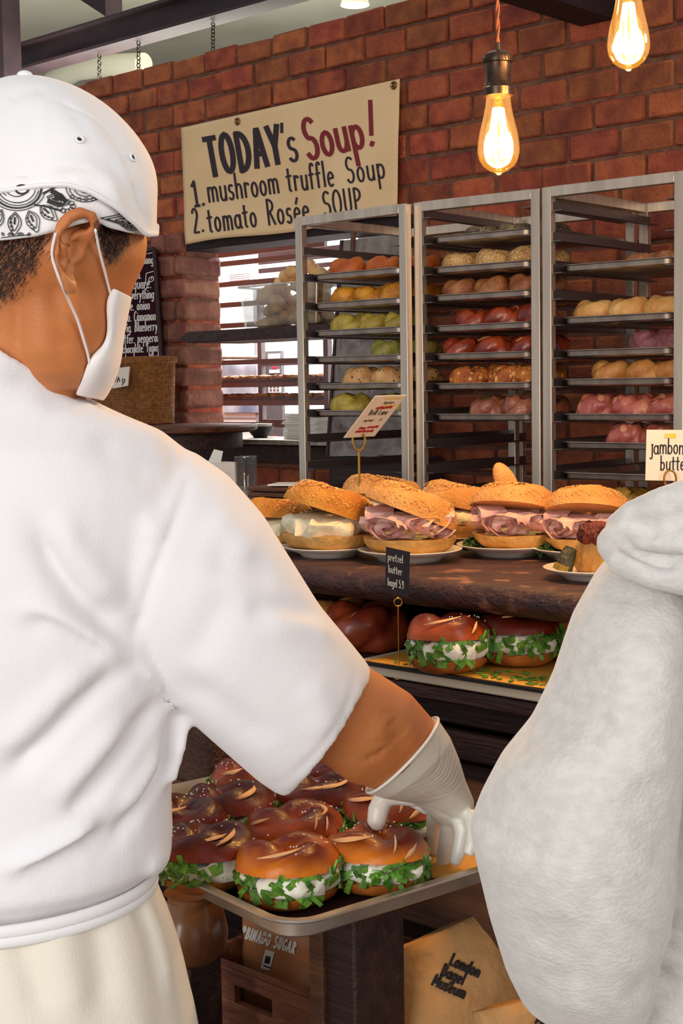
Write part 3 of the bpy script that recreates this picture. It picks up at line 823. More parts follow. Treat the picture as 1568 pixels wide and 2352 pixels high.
M_sesame = mat('sesame_seed', (222, 160, 88), .7, island=.14)
M_bread = mat('bread_base', (214, 166, 92), .6, col2=(184, 128, 56), scale=25, bump=.4, bscale=150)
M_cream = mat('cream_cheese', (240, 230, 196), .55, sss=.1, bump=.5, bscale=60)
M_ham = mat('ham', (222, 168, 158), .4, col2=(240, 204, 194), scale=30, sss=.15, bump=.2)
M_cheese = mat('cheese_slice', (238, 214, 130), .4, sss=.1)
M_kale = mat('kale_green', (60, 96, 36), .6, col2=(30, 56, 20), scale=40, island=.25)
HT = {}
def cached(key, fn, m):
    if key not in HT:
        mb = fn(); me = mb.mesh(key); bm = bmesh.new(); bm.from_mesh(me); bmesh.ops.recalc_face_normals(bm, faces=bm.faces[:]); bm.to_mesh(me); bm.free()
        me.polygons.foreach_set('use_smooth', [True]*len(me.polygons)); me.set_sharp_from_angle(angle=radians(65)); me.materials.append(m); HT[key] = me
    return HT[key]
def part(name, me, root, loc=(0, 0, 0), rot=(0, 0, 0), sc=(1, 1, 1)):
    o = bpy.data.objects.new(name, me); COL.objects.link(o); o.parent = root; o.location = loc; o.rotation_euler = rot; o.scale = sc; return o
def lump(R, h, seed, amp=.006, n=40, hole=.0):
    """a thick uneven layer of filling"""
    rings = []
    for zf, rf in ((0, .90), (.15, .99), (.5, 1.03), (.85, .99), (1, .9)):
        ring = []
        for i in range(n):
            th = 2*pi*i/n; v = Vector((cos(th)*3, sin(th)*3, zf*1.5+seed))
            k = 1+amp/R*noise.noise(v)*2.2+amp/R*noise.noise(v*4)
            ring.append(Vector((R*rf*k*cos(th), R*rf*k*sin(th), h*zf*(1+.3*noise.noise(v*2)))))
        rings.append(ring)
    return MB().loft(rings)
def folded(R, h, seed, count=9):
    """folded thin slices: wavy ribbons pressed between the halves"""
    rnd = random.Random(seed); mb = MB()
    for k in range(count):
        th0 = 2*pi*k/count+rnd.uniform(-.3, .3); c = Vector((R*.72*cos(th0), R*.72*sin(th0), h*rnd.uniform(.25, .75)))
        ph = rnd.uniform(0, 6); tu = rnd.uniform(1.6, 2.4); top = []; bot = []; pts = []
        for i in range(22):
            a = ph+tu*2*pi*i/21; rr = .022*(.25+.85*i/21)*(1+.12*sin(3*a))
            pts.append((rr*cos(a), rr*sin(a)))
        ax = Vector((-sin(th0), cos(th0), 0)); az = Vector((0, 0, 1)); out = Vector((cos(th0), sin(th0), 0))
        o = len(mb.v)
        for x, y in pts:
            q = c+ax*x*1.5+az*y*.62*h/.03
            mb.v += [q+out*.020+az*rnd.uniform(-.001, .001), q-out*.02]
        mb.f += [(o+2*i, o+2*i+1, o+2*i+3, o+2*i+2) for i in range(len(pts)-1)]
    return mb
def slices(R, h, seed, count=4):
    rnd = random.Random(seed); mb = MB()
    for k in range(count):
        a = rnd.uniform(-.5, .5)+k*1.5; r = Matrix.Rotation(a, 3, 'Z') @ Matrix.Rotation(rnd.uniform(-.12, .12), 3, 'X')
        mb.box((rnd.uniform(-.01, .01), rnd.uniform(-.01, .01), h*(k+.5)/count), (R*1.5, R*1.35, .0035), r)
    return mb
def sesame_sandwich(base, face, kind, label, s=1.0, open_=.16, yaw=0.0, lift=0.0, name='sesame_sandwich', crust=None, roll=0.0):
    """face: direction (radians about z) in which the sandwich gapes"""
    root = empty(name, base, face); root.scale = (s, s, s)
    tag(root, label, 'sandwich', 'sesame bagel sandwiches on the plank')
    R, r = .036, .0305
    sd = random.randrange(3)
    part('bottom_bun', cached('bun_bottom_%d' % sd, lambda: half(False, R, r*.92, .82, 2, .05, sd*2.2, .0012), M_bread), root, (0, 0, .0245))
    hf = .024
    if kind == 'cream':
        part('cream_cheese', cached('cream_%d' % sd, lambda: lump(.058, .027, sd*3.3, .007), M_cream), root, (0, 0, .022), (0.06, 0, 0)); hf = .022
    else:
        part('cheese_slices', cached('cheese_slices', lambda: slices(.05, .012, 3), M_cheese), root, (0, 0, .0235))
        part('ham', cached('ham_%d' % sd, lambda: folded(.056, .034, sd+4, 11).merge(lump(.05, .03, sd*2.0, .008)), M_ham), root, (0, 0, .0285), (0.04, 0, 0)); hf = .028
    crust = crust or M_crumb
    t = part('top_bun', cached('bun_top_%d_%s' % (sd, crust.name), lambda: half(True, R, r, 1.08, 2, .12, sd*1.7, .0016), crust), root, (0, .006, .0235+hf+.004+lift), (-open_, roll, yaw))
    part('sesame_coating', cached('sesame_%d' % sd, lambda: seeds_mesh(R, r*1.03, 1.09, 900, sd, .0013), M_sesame), t)['kind'] = 'stuff'
    return root
def kale(p, size, label, seed):
    rnd = random.Random(seed); mb = MB()
    for k in range(46):
        a = rnd.uniform(0, 6.28); e = rnd.uniform(0, 1.4); d = Vector((cos(a)*cos(e), sin(a)*cos(e), sin(e))); c = Vector(d)*size*rnd.uniform(.45, 1.0); c.z = max(c.z*.8, .003)
        o = len(mb.v); n = 12; ax = d.orthogonal().normalized(); bx = d.cross(ax)
        mb.v.append(c-d*.004)
        rr = size*rnd.uniform(.22, .36); ph = rnd.uniform(0, 6)
        for j in range(n):
            t = 2*pi*j/n; mb.v.append(c+(ax*cos(t)+bx*sin(t))*rr*(1+.2*sin(5*t+ph))+d*(.35*rr*sin(4*t+ph)+.2*rr*rnd.uniform(-1, 1)))
        mb.f += [(o, o+1+j, o+1+(j+1) % n) for j in range(n)]
    o = mb.build('kale_garnish', M_kale, angle=180, fix=False); o.location = p
    tag(o, label, 'garnish', 'kale on the ham plates'); return o
toc = lambda p: atan2((CAM-p).y, (CAM-p).x)+pi/2     # yaw that turns local -Y to the camera
pA = plate(632, 1262, 'white plate half hidden behind the white sleeve, leftmost of the plates')
sesame_sandwich(pA, toc(pA)-.5, 'cream', 'dark golden sesame sandwich half hidden behind the white sleeve', 1.0, .1, crust=M_crumb2)
pB = plate(757, 1276, 'white plate under the cream cheese sandwich with thick white filling', 1.04)
sesame_sandwich(pB, toc(pB)-.25, 'cream', 'golden sesame sandwich gaping over a thick slab of cream cheese', 1.30, .16, lift=.002, crust=M_crumb2, roll=.30)
pC = plate(880, 1228, 'white plate behind the front ham sandwich, below the tilted price card')
sesame_sandwich(pC, toc(pC)+.4, 'cream', 'pale golden sesame sandwich behind the front ham one, below the tilted card', 1.25, .1, roll=.2)
pD = plate(941, 1286, 'white plate under the ham sandwich behind the small black tag', 1.12)
sesame_sandwich(pD, toc(pD)-.2, 'ham', 'ham sandwich with sesame lid just behind the small black tag', 1.24, .16, lift=.0, roll=.36)
pE = plate(1050, 1248, 'white plate between the two ham sandwiches, further back')
sesame_sandwich(pE, toc(pE)-.5, 'cream', 'sesame sandwich with cream between the two ham sandwiches, further back', 1.22, .14, roll=.16)
pF = plate(1166, 1274, 'white plate with kale in front of the middle rack', 1.12)
rF = sesame_sandwich(pF+Vector((.014, 0, 0)), toc(pF)+.1, 'ham', 'ham and cheese sandwich with pointed lid in front of the middle rack', 1.18, .26, lift=.002, roll=.14)
kale(pF+Vector((-.058, .0, .002)), .026, 'dark kale left of the ham sandwich with the pointed lid', 3)
pG = plate(1338, 1282, 'white plate with kale just left of the grey hood', 1.08)
sesame_sandwich(pG+Vector((.006, 0, 0)), toc(pG)-.5, 'ham', 'ham sandwich with rolled pink slices just left of the grey hood', 1.1, .3, lift=.006, roll=-.1)
kale(pG+Vector((-.058, -.012, .0)), .024, 'bright kale clump beside the sandwich next to the grey hood', 4)
kale(pG+Vector((-.05, .03, .012)), .022, 'kale leaf standing behind the clump next to the grey hood', 8)
o = part('bread_tip', cached('bun_tip', lambda: MB().ell((0, 0, 0), (.016, .012, .034)), M_crumb), rF, (-.012, .012, .098), (-.2, -.45, 0))
pH = plate(1368, 1328, 'oval white plate with pickles nearest the grey hood', 1.0)
M_pick = mat('pickle_skin', (66, 62, 26), .3, col2=(40, 40, 18), scale=50, bump=.6, bscale=120); M_pickf = mat('pickle_flesh', (160, 130, 30), .3, col2=(120, 96, 20), scale=60)
q = pH+Vector((-.052, -.018, .012)); mb = MB().tube([q+Vector((0, 0, -.006)), q+Vector((.004, .004, .01)), q+Vector((.012, .01, .026))], [.0125, .014, .010], 14)
o = mb.build('pickle', M_pick); tag(o, 'stubby dark green pickle on the oval plate', 'pickle')
mb = MB().tube([q+Vector((-.008, -.012, -.004)), q+Vector((-.005, -.0125, .004))], [.012, .012], 16); sl_ = mb.build('cut_face', M_pickf, o)
mb = MB().merge(lump(.03, .05, 2.0, .004).xf(Matrix.Translation(pH+Vector((.0, .006, .0)))))
o = mb.build('stuffed_roll', M_bread, angle=180); tag(o, 'pale filled roll topped with dark red jam on the oval plate', 'roll')
mb = MB().merge(lump(.026, .030, 7.0, .008).xf(Matrix.Translation(pH+Vector((.0, -.006, .046)))))
mb.build('jam_topping', mat('dark_red_jam', (122, 26, 14), .3, col2=(84, 34, 16), scale=60, bump=1, bscale=120), o, angle=180)

# ------------------------------------------------------------------ price cards
M_brass = mat('brass_wire', (196, 150, 70), .22, 1.0)
M_card = mat('paper_card', (232, 222, 204), .7); M_ink = mat('ink', (24, 20, 22), .6); M_chalk = mat('chalk', (226, 220, 212), .8)
M_slate = mat('slate_card', (30, 20, 26), .6); M_redmark = mat('red_marker', (186, 44, 44), .6); M_yel = mat('yellow_marker', (236, 196, 60), .6)
def wire_stand(top, zbase, label, ringr, name='card_stand', wire=.0016, tall=1.35, dirx=Vector((1, 0, 0)), fs=1.0):
    root = empty(name, (top.x, top.y, zbase)); tag(root, label, 'card stand', 'wire card stands')
    h = top.z-zbase
    MB().lathe([(.001, .008*fs), (.012*fs, .008*fs), (.018*fs, .004*fs), (.019*fs, 0), (.001, 0)], n=24).build('foot', M_brass, root)
    MB().tube([(0, 0, .006), (0, 0, h)], wire, 8).build('rod', M_brass, root)
    for yy in (-.0028, .0028):
        MB().tube([dirx*(ringr*sin(2*pi*j/24))+Vector((0, yy, h+ringr*tall-ringr*tall*cos(2*pi*j/24))) for j in range(24)], wire*.9, 6, loop=True).build('clip_ring', M_brass, root)
    return root
def card(corners, name, m, label, th=.0012):
    """corners TL TR BR BL, world"""
    tl, tr, br, bl = corners; n = (tr-tl).cross(bl-tl).normalized()*-1
    if n.dot(CAM-tl) < 0: n = -n
    o = MB().hexa([bl-n*th, br-n*th, tr-n*th, tl-n*th], [bl, br, tr, tl]).build(name, m, smooth=False)
    tag(o, label, 'price card', 'price cards on the plank'); return o, n
def on_card(corners, lines, w, lift, name, m, o, W, H):
    tl, tr, br, bl = corners; ux = (tr-tl)/W; uy = (tl-bl)/H
    V, Fc = ribbon2d(lines, w); n = (tr-tl).cross(tl-bl).normalized()
    if n.dot(CAM-tl) < 0: n = -n
    mb = MB(); mb.add([bl+ux*q[0]+uy*q[1]+n*lift for q in V], Fc)
    return mb.build(name, m, o, smooth=False, fix=False)
# tilted paper card on the tall brass stand
Y0 = 2.80
cs = [P(862, 910, Y0-.03), P(933, 908, Y0+.03), None, P(789, 1006, Y0+.03)]; cs[2] = cs[1]+cs[3]-cs[0]
o, n = card(cs, 'price_card', M_card, 'tilted white handwritten card with red marks on tall brass stand')
W, H = 70, 120
tx = lambda s, h, x, y, **k: shift(textlines(s, h, **k)[0], x, y)
on_card(cs, tx('Brill Lane', 15, 16, 66, sx=.62, gap=.06, slant=-.1), 1.5, .0006, 'lettering', M_ink, o, W, H)
on_card(cs, tx('Signature', 7, 30, 98, sx=.7) + tx('egg bagel', 6, 16, 48, sx=.7) + tx('5.9', 6, 50, 48, sx=.7), .9, .0006, 'small_lettering', M_ink, o, W, H)
rr = random.Random(4)
dots = [[(x, y+rr.uniform(-1, 1)), (x+4, y+rr.uniform(-1, 1))] for x, y in [(24, 86), (31, 87), (38, 86), (45, 86), (52, 87), (20, 28), (28, 27), (38, 29), (47, 28), (55, 30), (18, 18), (26, 17), (34, 18), (43, 17), (51, 18)]]
on_card(cs, dots, 6.5, .0004, 'red_marks', M_redmark, o, W, H); on_card(cs, [[(26, 112), (62, 112)], [(30, 92), (64, 93)]], 3, .0003, 'yellow_marks', M_yel, o, W, H)
wire_stand(P(824, 1034, Y0+.06), ZP, 'tall thin brass stand holding the tilted white card', .0125, wire=.0024, tall=1.5)
# jambon card
Y1 = 2.33
cs = [P(1485, 987, Y1), P(1612, 988, Y1+.02), P(1606, 1106, Y1+.02), P(1482, 1103, Y1)]
o, n = card(cs, 'price_card', M_card, 'white handwritten jambon card standing above the grey hood')
W, H = 128, 118
on_card(cs, tx('jambon', 36, 9, 62, sx=.62, gap=.06, jit=.03) + tx('butter', 34, 33, 24, sx=.62, gap=.08, jit=.02), 3.0, .0006, 'lettering', M_ink, o, W, H)
on_card(cs, [[(44, 104), (64, 104)]], 11, .0004, 'yellow_mark', M_yel, o, W, H); on_card(cs, tx('5.9', 8, 42, 100), 1.2, .0007, 'price', M_card, o, W, H)
wire_stand(P(1538, 1118, Y1-.004), ZP, 'brass ring stand holding the jambon card by the grey hood', .0098, wire=.0013, tall=1.35)
# black chalk tag
Y2 = 2.19
cs = [P(886, 1256, Y2), P(941, 1268, Y2-.012), P(938, 1375, Y2-.012), P(884, 1354, Y2)]
o, n = card(cs, 'price_tag', M_slate, 'small black chalk tag in front of the ham sandwich')
W, H = 54, 105
on_card(cs, tx('pretzel', 19, 5, 74, sx=.5, gap=.07) + tx('butter', 19, 7, 44, sx=.5, gap=.07) + tx('bagel 5.9', 19, 6, 12, sx=.42, gap=.05), 1.7, .0005, 'chalk_lettering', M_chalk, o, W, H)
wire_stand(P(914, 1392, Y2+.012), ZM, 'thin wire stand with gold coil holding the black chalk tag', .0062, wire=.0009, tall=1.0, fs=.4)

# ------------------------------------------------------------------ pretzel bagel sandwiches
def baked(name, low, top):
    """crust that browns towards its top"""
    m = mat(name, low, .36, coat=.08, spec=.3, col2=top, scale=18, bump=.12, bscale=90)
    nt = m.node_tree; N = nt.nodes; L = nt.links
    cr = [q for q in N if q.bl_idname == 'ShaderNodeValToRGB'][0]; nz = cr.inputs[0].links[0].from_node
    tc = N.new('ShaderNodeTexCoord'); sp = N.new('ShaderNodeSeparateXYZ'); L.new(tc.outputs['Object'], sp.inputs[0])
    a = N.new('ShaderNodeMath'); a.operation = 'MULTIPLY_ADD'; a.inputs[1].default_value = 26.0; a.inputs[2].default_value = -.42; L.new(sp.outputs['Z'], a.inputs[0])
    c = N.new('ShaderNodeMath'); c.operation = 'ADD'; L.new(a.outputs[0], c.inputs[0]); L.new(nz.outputs['Fac'], c.inputs[1]); L.new(c.outputs[0], cr.inputs[0])
    cr.color_ramp.elements[0].position = .25; cr.color_ramp.elements[1].position = .8
    return m
M_pret = baked('pretzel_crust', (172, 78, 28), (84, 22, 12))
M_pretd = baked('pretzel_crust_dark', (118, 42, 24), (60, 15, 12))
M_pretl = baked('pretzel_crust_light', (218, 122, 32), (104, 33, 10))
M_pbot = mat('pretzel_base', (190, 112, 44), .4, col2=(136, 66, 28), scale=22, bump=.2)
M_chive = mat('chopped_chive', (112, 160, 52), .5, col2=(62, 112, 34), scale=90, island=.45)
M_salt = mat('salt_flake', (240, 232, 226), .4)
def chives_mesh(R, h, seed, count=112):
    rnd = random.Random(seed); mb = MB()
    for k in range(count):
        th = rnd.uniform(0, 2*pi); d = Vector((cos(th), sin(th), 0)); z = h*rnd.uniform(-.12, 1.08)
        out = R*(1+.06*rnd.random()); Rm = Matrix.Rotation(th, 3, 'Z') @ Matrix.Rotation(rnd.uniform(-1.5, 1.5), 3, 'X') @ Matrix.Rotation(rnd.uniform(-.5, .5), 3, 'Z') @ Matrix.Rotation(rnd.uniform(-.4, .4), 3, 'Y')
        mb.box(d*out+Vector((0, 0, z)), (.0022, rnd.uniform(.008, .021), rnd.uniform(.0045, .0092)), Rm)
    return mb
def salt_mesh(R, r, flat, seed, count=26):
    rnd = random.Random(seed); mb = MB()
    for k in range(count):
        th = rnd.gauss(0, 1.1)+seed; fi = rnd.gauss(1.5, .35); p = Vector(((R+r*cos(fi))*cos(th), (R+r*cos(fi))*sin(th), r*sin(fi)*flat))
        mb.box(p, (.0016, .0016, .0014), Matrix.Rotation(rnd.uniform(0, 3), 3, 'X') @ Matrix.Rotation(rnd.uniform(0, 3), 3, 'Y'))
    return mb
PR = .0315; Pr = .0265
def pretzel_sandwich(loc, rz, label, group, v=0, s=1.0, tilt=(0, 0), crust=None, filled=True, splits=None, lean=0.08, hz=1.0):
    root = empty('pretzel_sandwich', loc, rz); root.scale = (s, s, s*hz); root.rotation_euler = (tilt[0], tilt[1], rz)
    tag(root, label, 'sandwich', group); crust = crust or M_pret
    part('bottom_bun', cached('pbot_%d' % (v % 2), lambda: half(False, PR, Pr*.92, .82, 2, .06, v*1.3, .0007), M_pbot), root, (0, 0, .0205))
    part('cream_cheese', cached('pcream_%d' % (v % 3), lambda: lump(.054, .029, v*5.1, .005), mat('white_cream', (244, 240, 222), .5, sss=.1, bump=.3, bscale=60)), root, (0, 0, .019))
    part('chopped_chives', cached('pchive_%d' % (v % 3), lambda: chives_mesh(.0545, .029, v), M_chive), root, (0, 0, .020))['kind'] = 'stuff'
    t = part('top_bun', cached('ptop_%d_%s' % (v % 3, crust.name), lambda: half(True, PR, Pr, 1.06, 3, .2, (v % 3)*1.9+.6, .0006), crust), root, (0, 0, .0455), (-lean, 0, 0))
    part('salt_flakes', cached('psalt_%d' % (v % 3), lambda: salt_mesh(PR, Pr*1.1, 1.06, v % 3), M_salt), t)['kind'] = 'stuff'
    rn = random.Random(v*3+1)
    L = splits or [(rn.uniform(-2.6, -.6), rn.uniform(.7, 1.2), rn.uniform(.7, 1.1), rn.uniform(1.2, 1.7), .11) for _ in range(2)]
    for q, (th, dth, f0, f1, w) in enumerate(L):
        part('crust_split', cached('psplit_%d_%d_%s' % (v, q, 'c' if splits else 'r'), lambda: split_band(PR, Pr*1.09, 0, th, th+dth, f0, f1, w, .0016, 1.06), M_split), t)
    return root
# ------------------------------------------------------------------ white tray with paper on the mid shelf
random.seed(33)
MT = Matrix.Rotation(-WA, 4, 'Z')
nA = 1.655; zt = ZM+.001
uA, uB = U(800, 1540, nA), U(1700, 1600, nA)
mb = MB().box(WP((uA+uB)/2, nA+.17, zt+.009), (uB-uA, .34, .016), RW)
o = mb.build('white_board', mat('white_lacquer', (216, 206, 184), .3, coat=.2), bevel=.003); tag(o, 'white lacquered board with dark rim on the riser shelf', 'board')
MB().box(WP((uA+uB)/2, nA-.003, zt+.0195), (uB-uA, .008, .005), RW).build('dark_rim', M_black, o, smooth=False)
ua2, ub2 = uA+.03, uB-.02
wx = []
for i in range(33):
    for j in range(9):
        u_ = ua2+(ub2-ua2)*i/32; n_ = nA+.006+.3*j/8
        wx.append(WP(u_, n_, zt+.0195+.0012*noise.noise(Vector((u_*14, n_*14, 0)))+.001))
mb = MB().add(wx, [(i*9+j, i*9+j+1, (i+1)*9+j+1, (i+1)*9+j) for i in range(32) for j in range(8)])
o = mb.build('baking_paper', mat('yellow_paper', (214, 160, 62), .55, col2=(196, 138, 40), scale=18), angle=180, solid=.0004); tag(o, 'yellow baking paper scattered with chopped chives on the white board', 'paper')
mb = MB(); rnd = random.Random(8)
for k in range(70):
    u_ = rnd.uniform(U(930, 1570, nA+.05), U(1300, 1600, nA+.05)); n_ = nA+rnd.uniform(.012, .08)
    mb.box(WP(u_, n_, zt+.0225), (rnd.uniform(.006, .014), rnd.uniform(.003, .006), .0015), RW @ Matrix.Rotation(rnd.uniform(0, 3), 3, 'Z'))
o = mb.build('spilled_chives', M_chive, smooth=False); tag(o, 'loose chopped chives spilled over the yellow paper', 'herbs', kind='stuff')
GM = 'pretzel sandwiches on the riser shelf'
zz = zt+.022
fc = lambda p, a=0: toc(p)+a
SP1 = [(-2.3, 1.1, .75, 1.4, .10), (-1.05, .35, .3, .9, .10)]
for (px, py, lab, v, s, cr) in ((1030, 1537, 'red-brown pretzel sandwich left on the yellow paper, behind the bare arm', 0, 1.08, M_pret),
                        (1192, 1522, 'red-brown pretzel sandwich second from left on the yellow paper', 1, 1.08, M_pretd),
                        (1335, 1510, 'pretzel sandwich on the yellow paper mostly hidden by the grey sleeve', 2, 1.08, M_pret)):
    p = PZ(px, py, zz); pretzel_sandwich(p, fc(p, random.uniform(-.3, .3)), lab, GM, v, s, crust=cr, splits=SP1 if v == 0 else None)
# inside the riser, left: whole dark pretzel bagels and small things
for (px, py, kind, lab) in ((838, 1487, 'pretzel', 'dark pretzel bagel lying left of the white board under the plank'), (765, 1470, 'wheat', 'yellow bagel half hidden behind the white sleeve under the plank')):
    p = PZ(px, py, ZM); b = put_bagel(kind, p+Vector((0, 0, .001)), 1.2, lab, 'bagels under the plank', 1.3, 1)
p = PZ(890, 1430, ZM); o = MB().box(p+Vector((0, .02, .02)), (.055, .03, .038), RW).build('snack_box', mat('ochre_card', (150, 104, 40), .6, col2=(112, 74, 30), scale=30), bevel=.003)
tag(o, 'small ochre box in the dark recess under the black tag', 'box')

# ------------------------------------------------------------------ the aluminium tray in front
e1 = Vector((.782, .623, 0)); e2 = Vector((-.623, .782, 0))
C0 = Vector((-.0665, 1.3887, 0))-e2*.020-e1*.006; LW, LD = .42, .52; ZF = 1.5-.552
cen = C0+e1*(LW/2)+e2*(LD/2)
me = pan_mesh(LW, LD, .024, .011, .034).mesh('sheet_pan'); me.polygons.foreach_set('use_smooth', [True]*len(me.polygons)); me.set_sharp_from_angle(angle=radians(35)); me.materials.append(M_alu)
o = bpy.data.objects.new('sheet_pan', me); COL.objects.link(o); o.location = (cen.x, cen.y, ZF); o.rotation_euler = (0, 0, atan2(e1.y, e1.x))
tag(o, 'aluminium sheet pan full of pretzel sandwiches under the gloved hand', 'tray')
MB().box((0, 0, .0034), (LW-.05, LD-.05, .001)).build('baked_liner', mat('dark_liner', (70, 44, 40), .35, col2=(48, 28, 28), scale=14), o, smooth=False)
GL = 'pretzel sandwiches on the sheet pan'
zb = ZF+.005
SPa = [(-1.62, .30, .25, .95, .16)]
SPb = [(-2.75, 1.0, .75, 1.35, .17), (-1.25, .22, .45, 1.35, .14), (-1.05, .4, .2, .7, .12)]
SPd = [(-1.2, 1.3, 1.0, 1.75, .09), (-3.0, .5, .5, 1.0, .1), (-1.45, .2, .4, 1.1, .1), (-1.2, .2, .3, .9, .1)]
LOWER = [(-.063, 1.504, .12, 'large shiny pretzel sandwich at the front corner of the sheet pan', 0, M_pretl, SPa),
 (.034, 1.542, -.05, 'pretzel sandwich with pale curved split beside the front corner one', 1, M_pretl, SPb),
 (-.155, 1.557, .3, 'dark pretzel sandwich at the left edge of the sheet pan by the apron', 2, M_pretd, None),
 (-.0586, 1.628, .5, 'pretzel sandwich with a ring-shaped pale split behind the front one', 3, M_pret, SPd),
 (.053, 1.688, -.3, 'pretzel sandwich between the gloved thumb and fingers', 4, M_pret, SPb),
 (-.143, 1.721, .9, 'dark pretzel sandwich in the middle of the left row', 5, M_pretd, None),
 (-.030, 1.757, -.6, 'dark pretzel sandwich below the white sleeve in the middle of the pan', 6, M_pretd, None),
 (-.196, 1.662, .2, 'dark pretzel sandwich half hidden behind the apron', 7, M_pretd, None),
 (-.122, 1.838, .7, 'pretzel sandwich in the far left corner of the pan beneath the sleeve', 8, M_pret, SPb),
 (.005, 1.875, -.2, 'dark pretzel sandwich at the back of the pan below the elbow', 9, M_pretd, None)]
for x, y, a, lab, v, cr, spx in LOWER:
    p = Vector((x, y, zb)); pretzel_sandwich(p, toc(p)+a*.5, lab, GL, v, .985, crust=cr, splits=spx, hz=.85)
p = PZ(1075, 1990, zb); mb = MB(); rnd = random.Random(3); vs = []
for i in range(9):
    for j in range(9): vs.append(Vector((p.x+(i-4)*.011, p.y+(j-4)*.011, zb+.002+.004*abs(noise.noise(Vector((i*.6, j*.6, 2)))))))
o = MB().add(vs, [(i*9+j, i*9+j+1, (i+1)*9+j+1, (i+1)*9+j) for i in range(8) for j in range(8)]).build('paper_scrap', mat('yellow_paper', (214, 160, 62), .55), angle=180, solid=.0004)
tag(o, 'crumpled yellow paper scrap on the sheet pan beside the gloved fingers', 'paper')

# ------------------------------------------------------------------ post, crate, bags under the tray
pl_ = P(815, 2240, 1.62); un, nn_ = pl_.dot(WT), pl_.dot(WN_)
root = empty('wooden_post_stand', WP(un-.038, nn_+.045, 0), -WA); tag(root, 'square dark wooden post stand carrying the front of the sheet pan', 'stand')
zt_ = ZF-.0005
MB().box((0, 0, zt_/2+.01), (.076, .09, zt_-.022)).build('post', M_wood_dk, root, bevel=.004)
MB().box((-.02, -.047, zt_/2), (.022, .008, zt_-.06)).build('edge_batten', M_wood_md, root, bevel=.002)
MB().box((0, 0, zt_-.008), (.16, .16, .016)).build('top_plate', M_wood_dk, root, bevel=.003)
MB().box((0, 0, .012), (.2, .2, .024)).build('foot', M_wood_dk, root, bevel=.003)
# low bench, wooden crate with cut-out handle, bags
ZB = .52
root = empty('low_bench', WP(U(800, 2300, 1.6), 1.72, 0), -WA); tag(root, 'low dark wooden bench under the display table holding crate and bags', 'bench')
MB().box((0, 0, ZB-.012), (1.5, .72, .024)).build('seat_board', M_wood_dk, root, bevel=.003)
for x in (-.7, .7):
    for y in (-.3, .3): MB().box((x, y, ZB/2-.012), (.06, .06, ZB-.024)).build('leg', M_wood_dk, root, bevel=.003)
nC = 1.40; cu0, cu1 = U(448, 2180, nC), U(770, 2300, nC); zc = PN(580, 2238, nC).z; hC = zc-ZB; wC = cu1-cu0
root = empty('wooden_crate', WP((cu0+cu1)/2, nC, ZB), -WA); tag(root, 'worn reddish-brown wooden crate with a cut-out handle holding a sugar bag', 'crate')
M_crate = mat('crate_wood', (158, 98, 60), .7, col2=(112, 58, 46), scale=7, bump=.6, bscale=40, stretch=(1, 6, 6))
# front board with a hand hole built from five pieces of one board
mb = MB(); hz0, hz1 = hC*.55, hC*.78; hx0, hx1 = -.06, .02
mb.box((0, .006, hz0/2), (wC, .012, hz0)); mb.box((0, .006, (hz1+hC)/2), (wC, .012, hC-hz1)); mb.box(((-wC/2+hx0)/2, .006, (hz0+hz1)/2), (hx0+wC/2, .012, hz1-hz0)); mb.box(((hx1+wC/2)/2, .006, (hz0+hz1)/2), (wC/2-hx1, .012, hz1-hz0))
mb.build('front_board', M_crate, root, smooth=False)
MB().box((0, .254, hC/2), (wC, .012, hC)).build('rear_board', M_crate, root)
for s in (-1, 1): MB().box((s*(wC/2-.006), .13, hC/2), (.012, .236, hC)).build('side_board', M_crate, root)
MB().box((0, .13, .006), (wC-.024, .236, .012)).build('bottom_board', M_crate, root)
MB().box((0, -.003, hC-.012), (wC, .006, .02)).build('top_strip', M_crate, root, bevel=.002)
# sugar bag
nS = 1.47; su0, su1 = U(532, 2200, nS), U(745, 2250, nS)
def bag(w, d, h, seed, lean=0.0, pinch=.35, nz=14, nx=28, crump=.006):
    rings = []
    for k in range(nz+1):
        t = k/nz; dd = d*(1-(1-pinch)*t*t) ; ring = []
        for j in range(nx):
            a = 2*pi*j/nx; c, s = cos(a), sin(a); e = .35
            x = w/2*(abs(c)**e)*(1 if c > 0 else -1); y = dd/2*(abs(s)**e)*(1 if s > 0 else -1)
            v = Vector((x*18, y*18, t*5+seed)); k2 = crump*noise.noise(v)+crump*.6*noise.noise(v*2.3)
            ring.append(Vector((x+k2*c, y+lean*t*h+k2*s*1.2, h*t+.3*k2)))
        rings.append(ring)
    return MB().loft(rings)
M_sugar = mat('brown_sugar_pack', (190, 128, 82), .3, coat=.6, col2=(164, 104, 66), scale=6)
zs0 = ZB+.013; hs = PN(640, 2060, nS).z-zs0
o = bag(su1-su0, .09, hs, 3.0, 0, .8, crump=.005, nz=26, nx=48).build('sugar_bag', M_sugar, angle=180)
Mx = Matrix.Translation(WP((su0+su1)/2, nS+.05, zs0)) @ MT; o.matrix_world = Mx
tag(o, 'brown glossy sugar bag with white lettering standing in the crate', 'bag')
bv = bvh_of(o.data, Mx); inv = Mx.inverted()
def pxtext(s, h, x, y, rot, **k): return [[(x+a*cos(rot)+b*sin(rot), y+a*sin(rot)-b*cos(rot)) for a, b in l] for l in textlines(s, h, **k)[0]]
ink_surface(pxtext('TURBINADO SUGAR', 26, 534, 2146, .30, sx=.52, gap=.12), 4.2, bv, .001, 'lettering', M_card, o, inv, 3)
lbl = [[(604, 2208), (632, 2214)]]
ink_surface([[(619, 2190), (611, 2220)]], 22, bv, .0008, 'certificate_label', M_card, o, inv, 3)
ink_surface([[(616.5, 2199), (614.5, 2209)]], 12, bv, .0013, 'certificate_mark', M_ink, o, inv, 2)
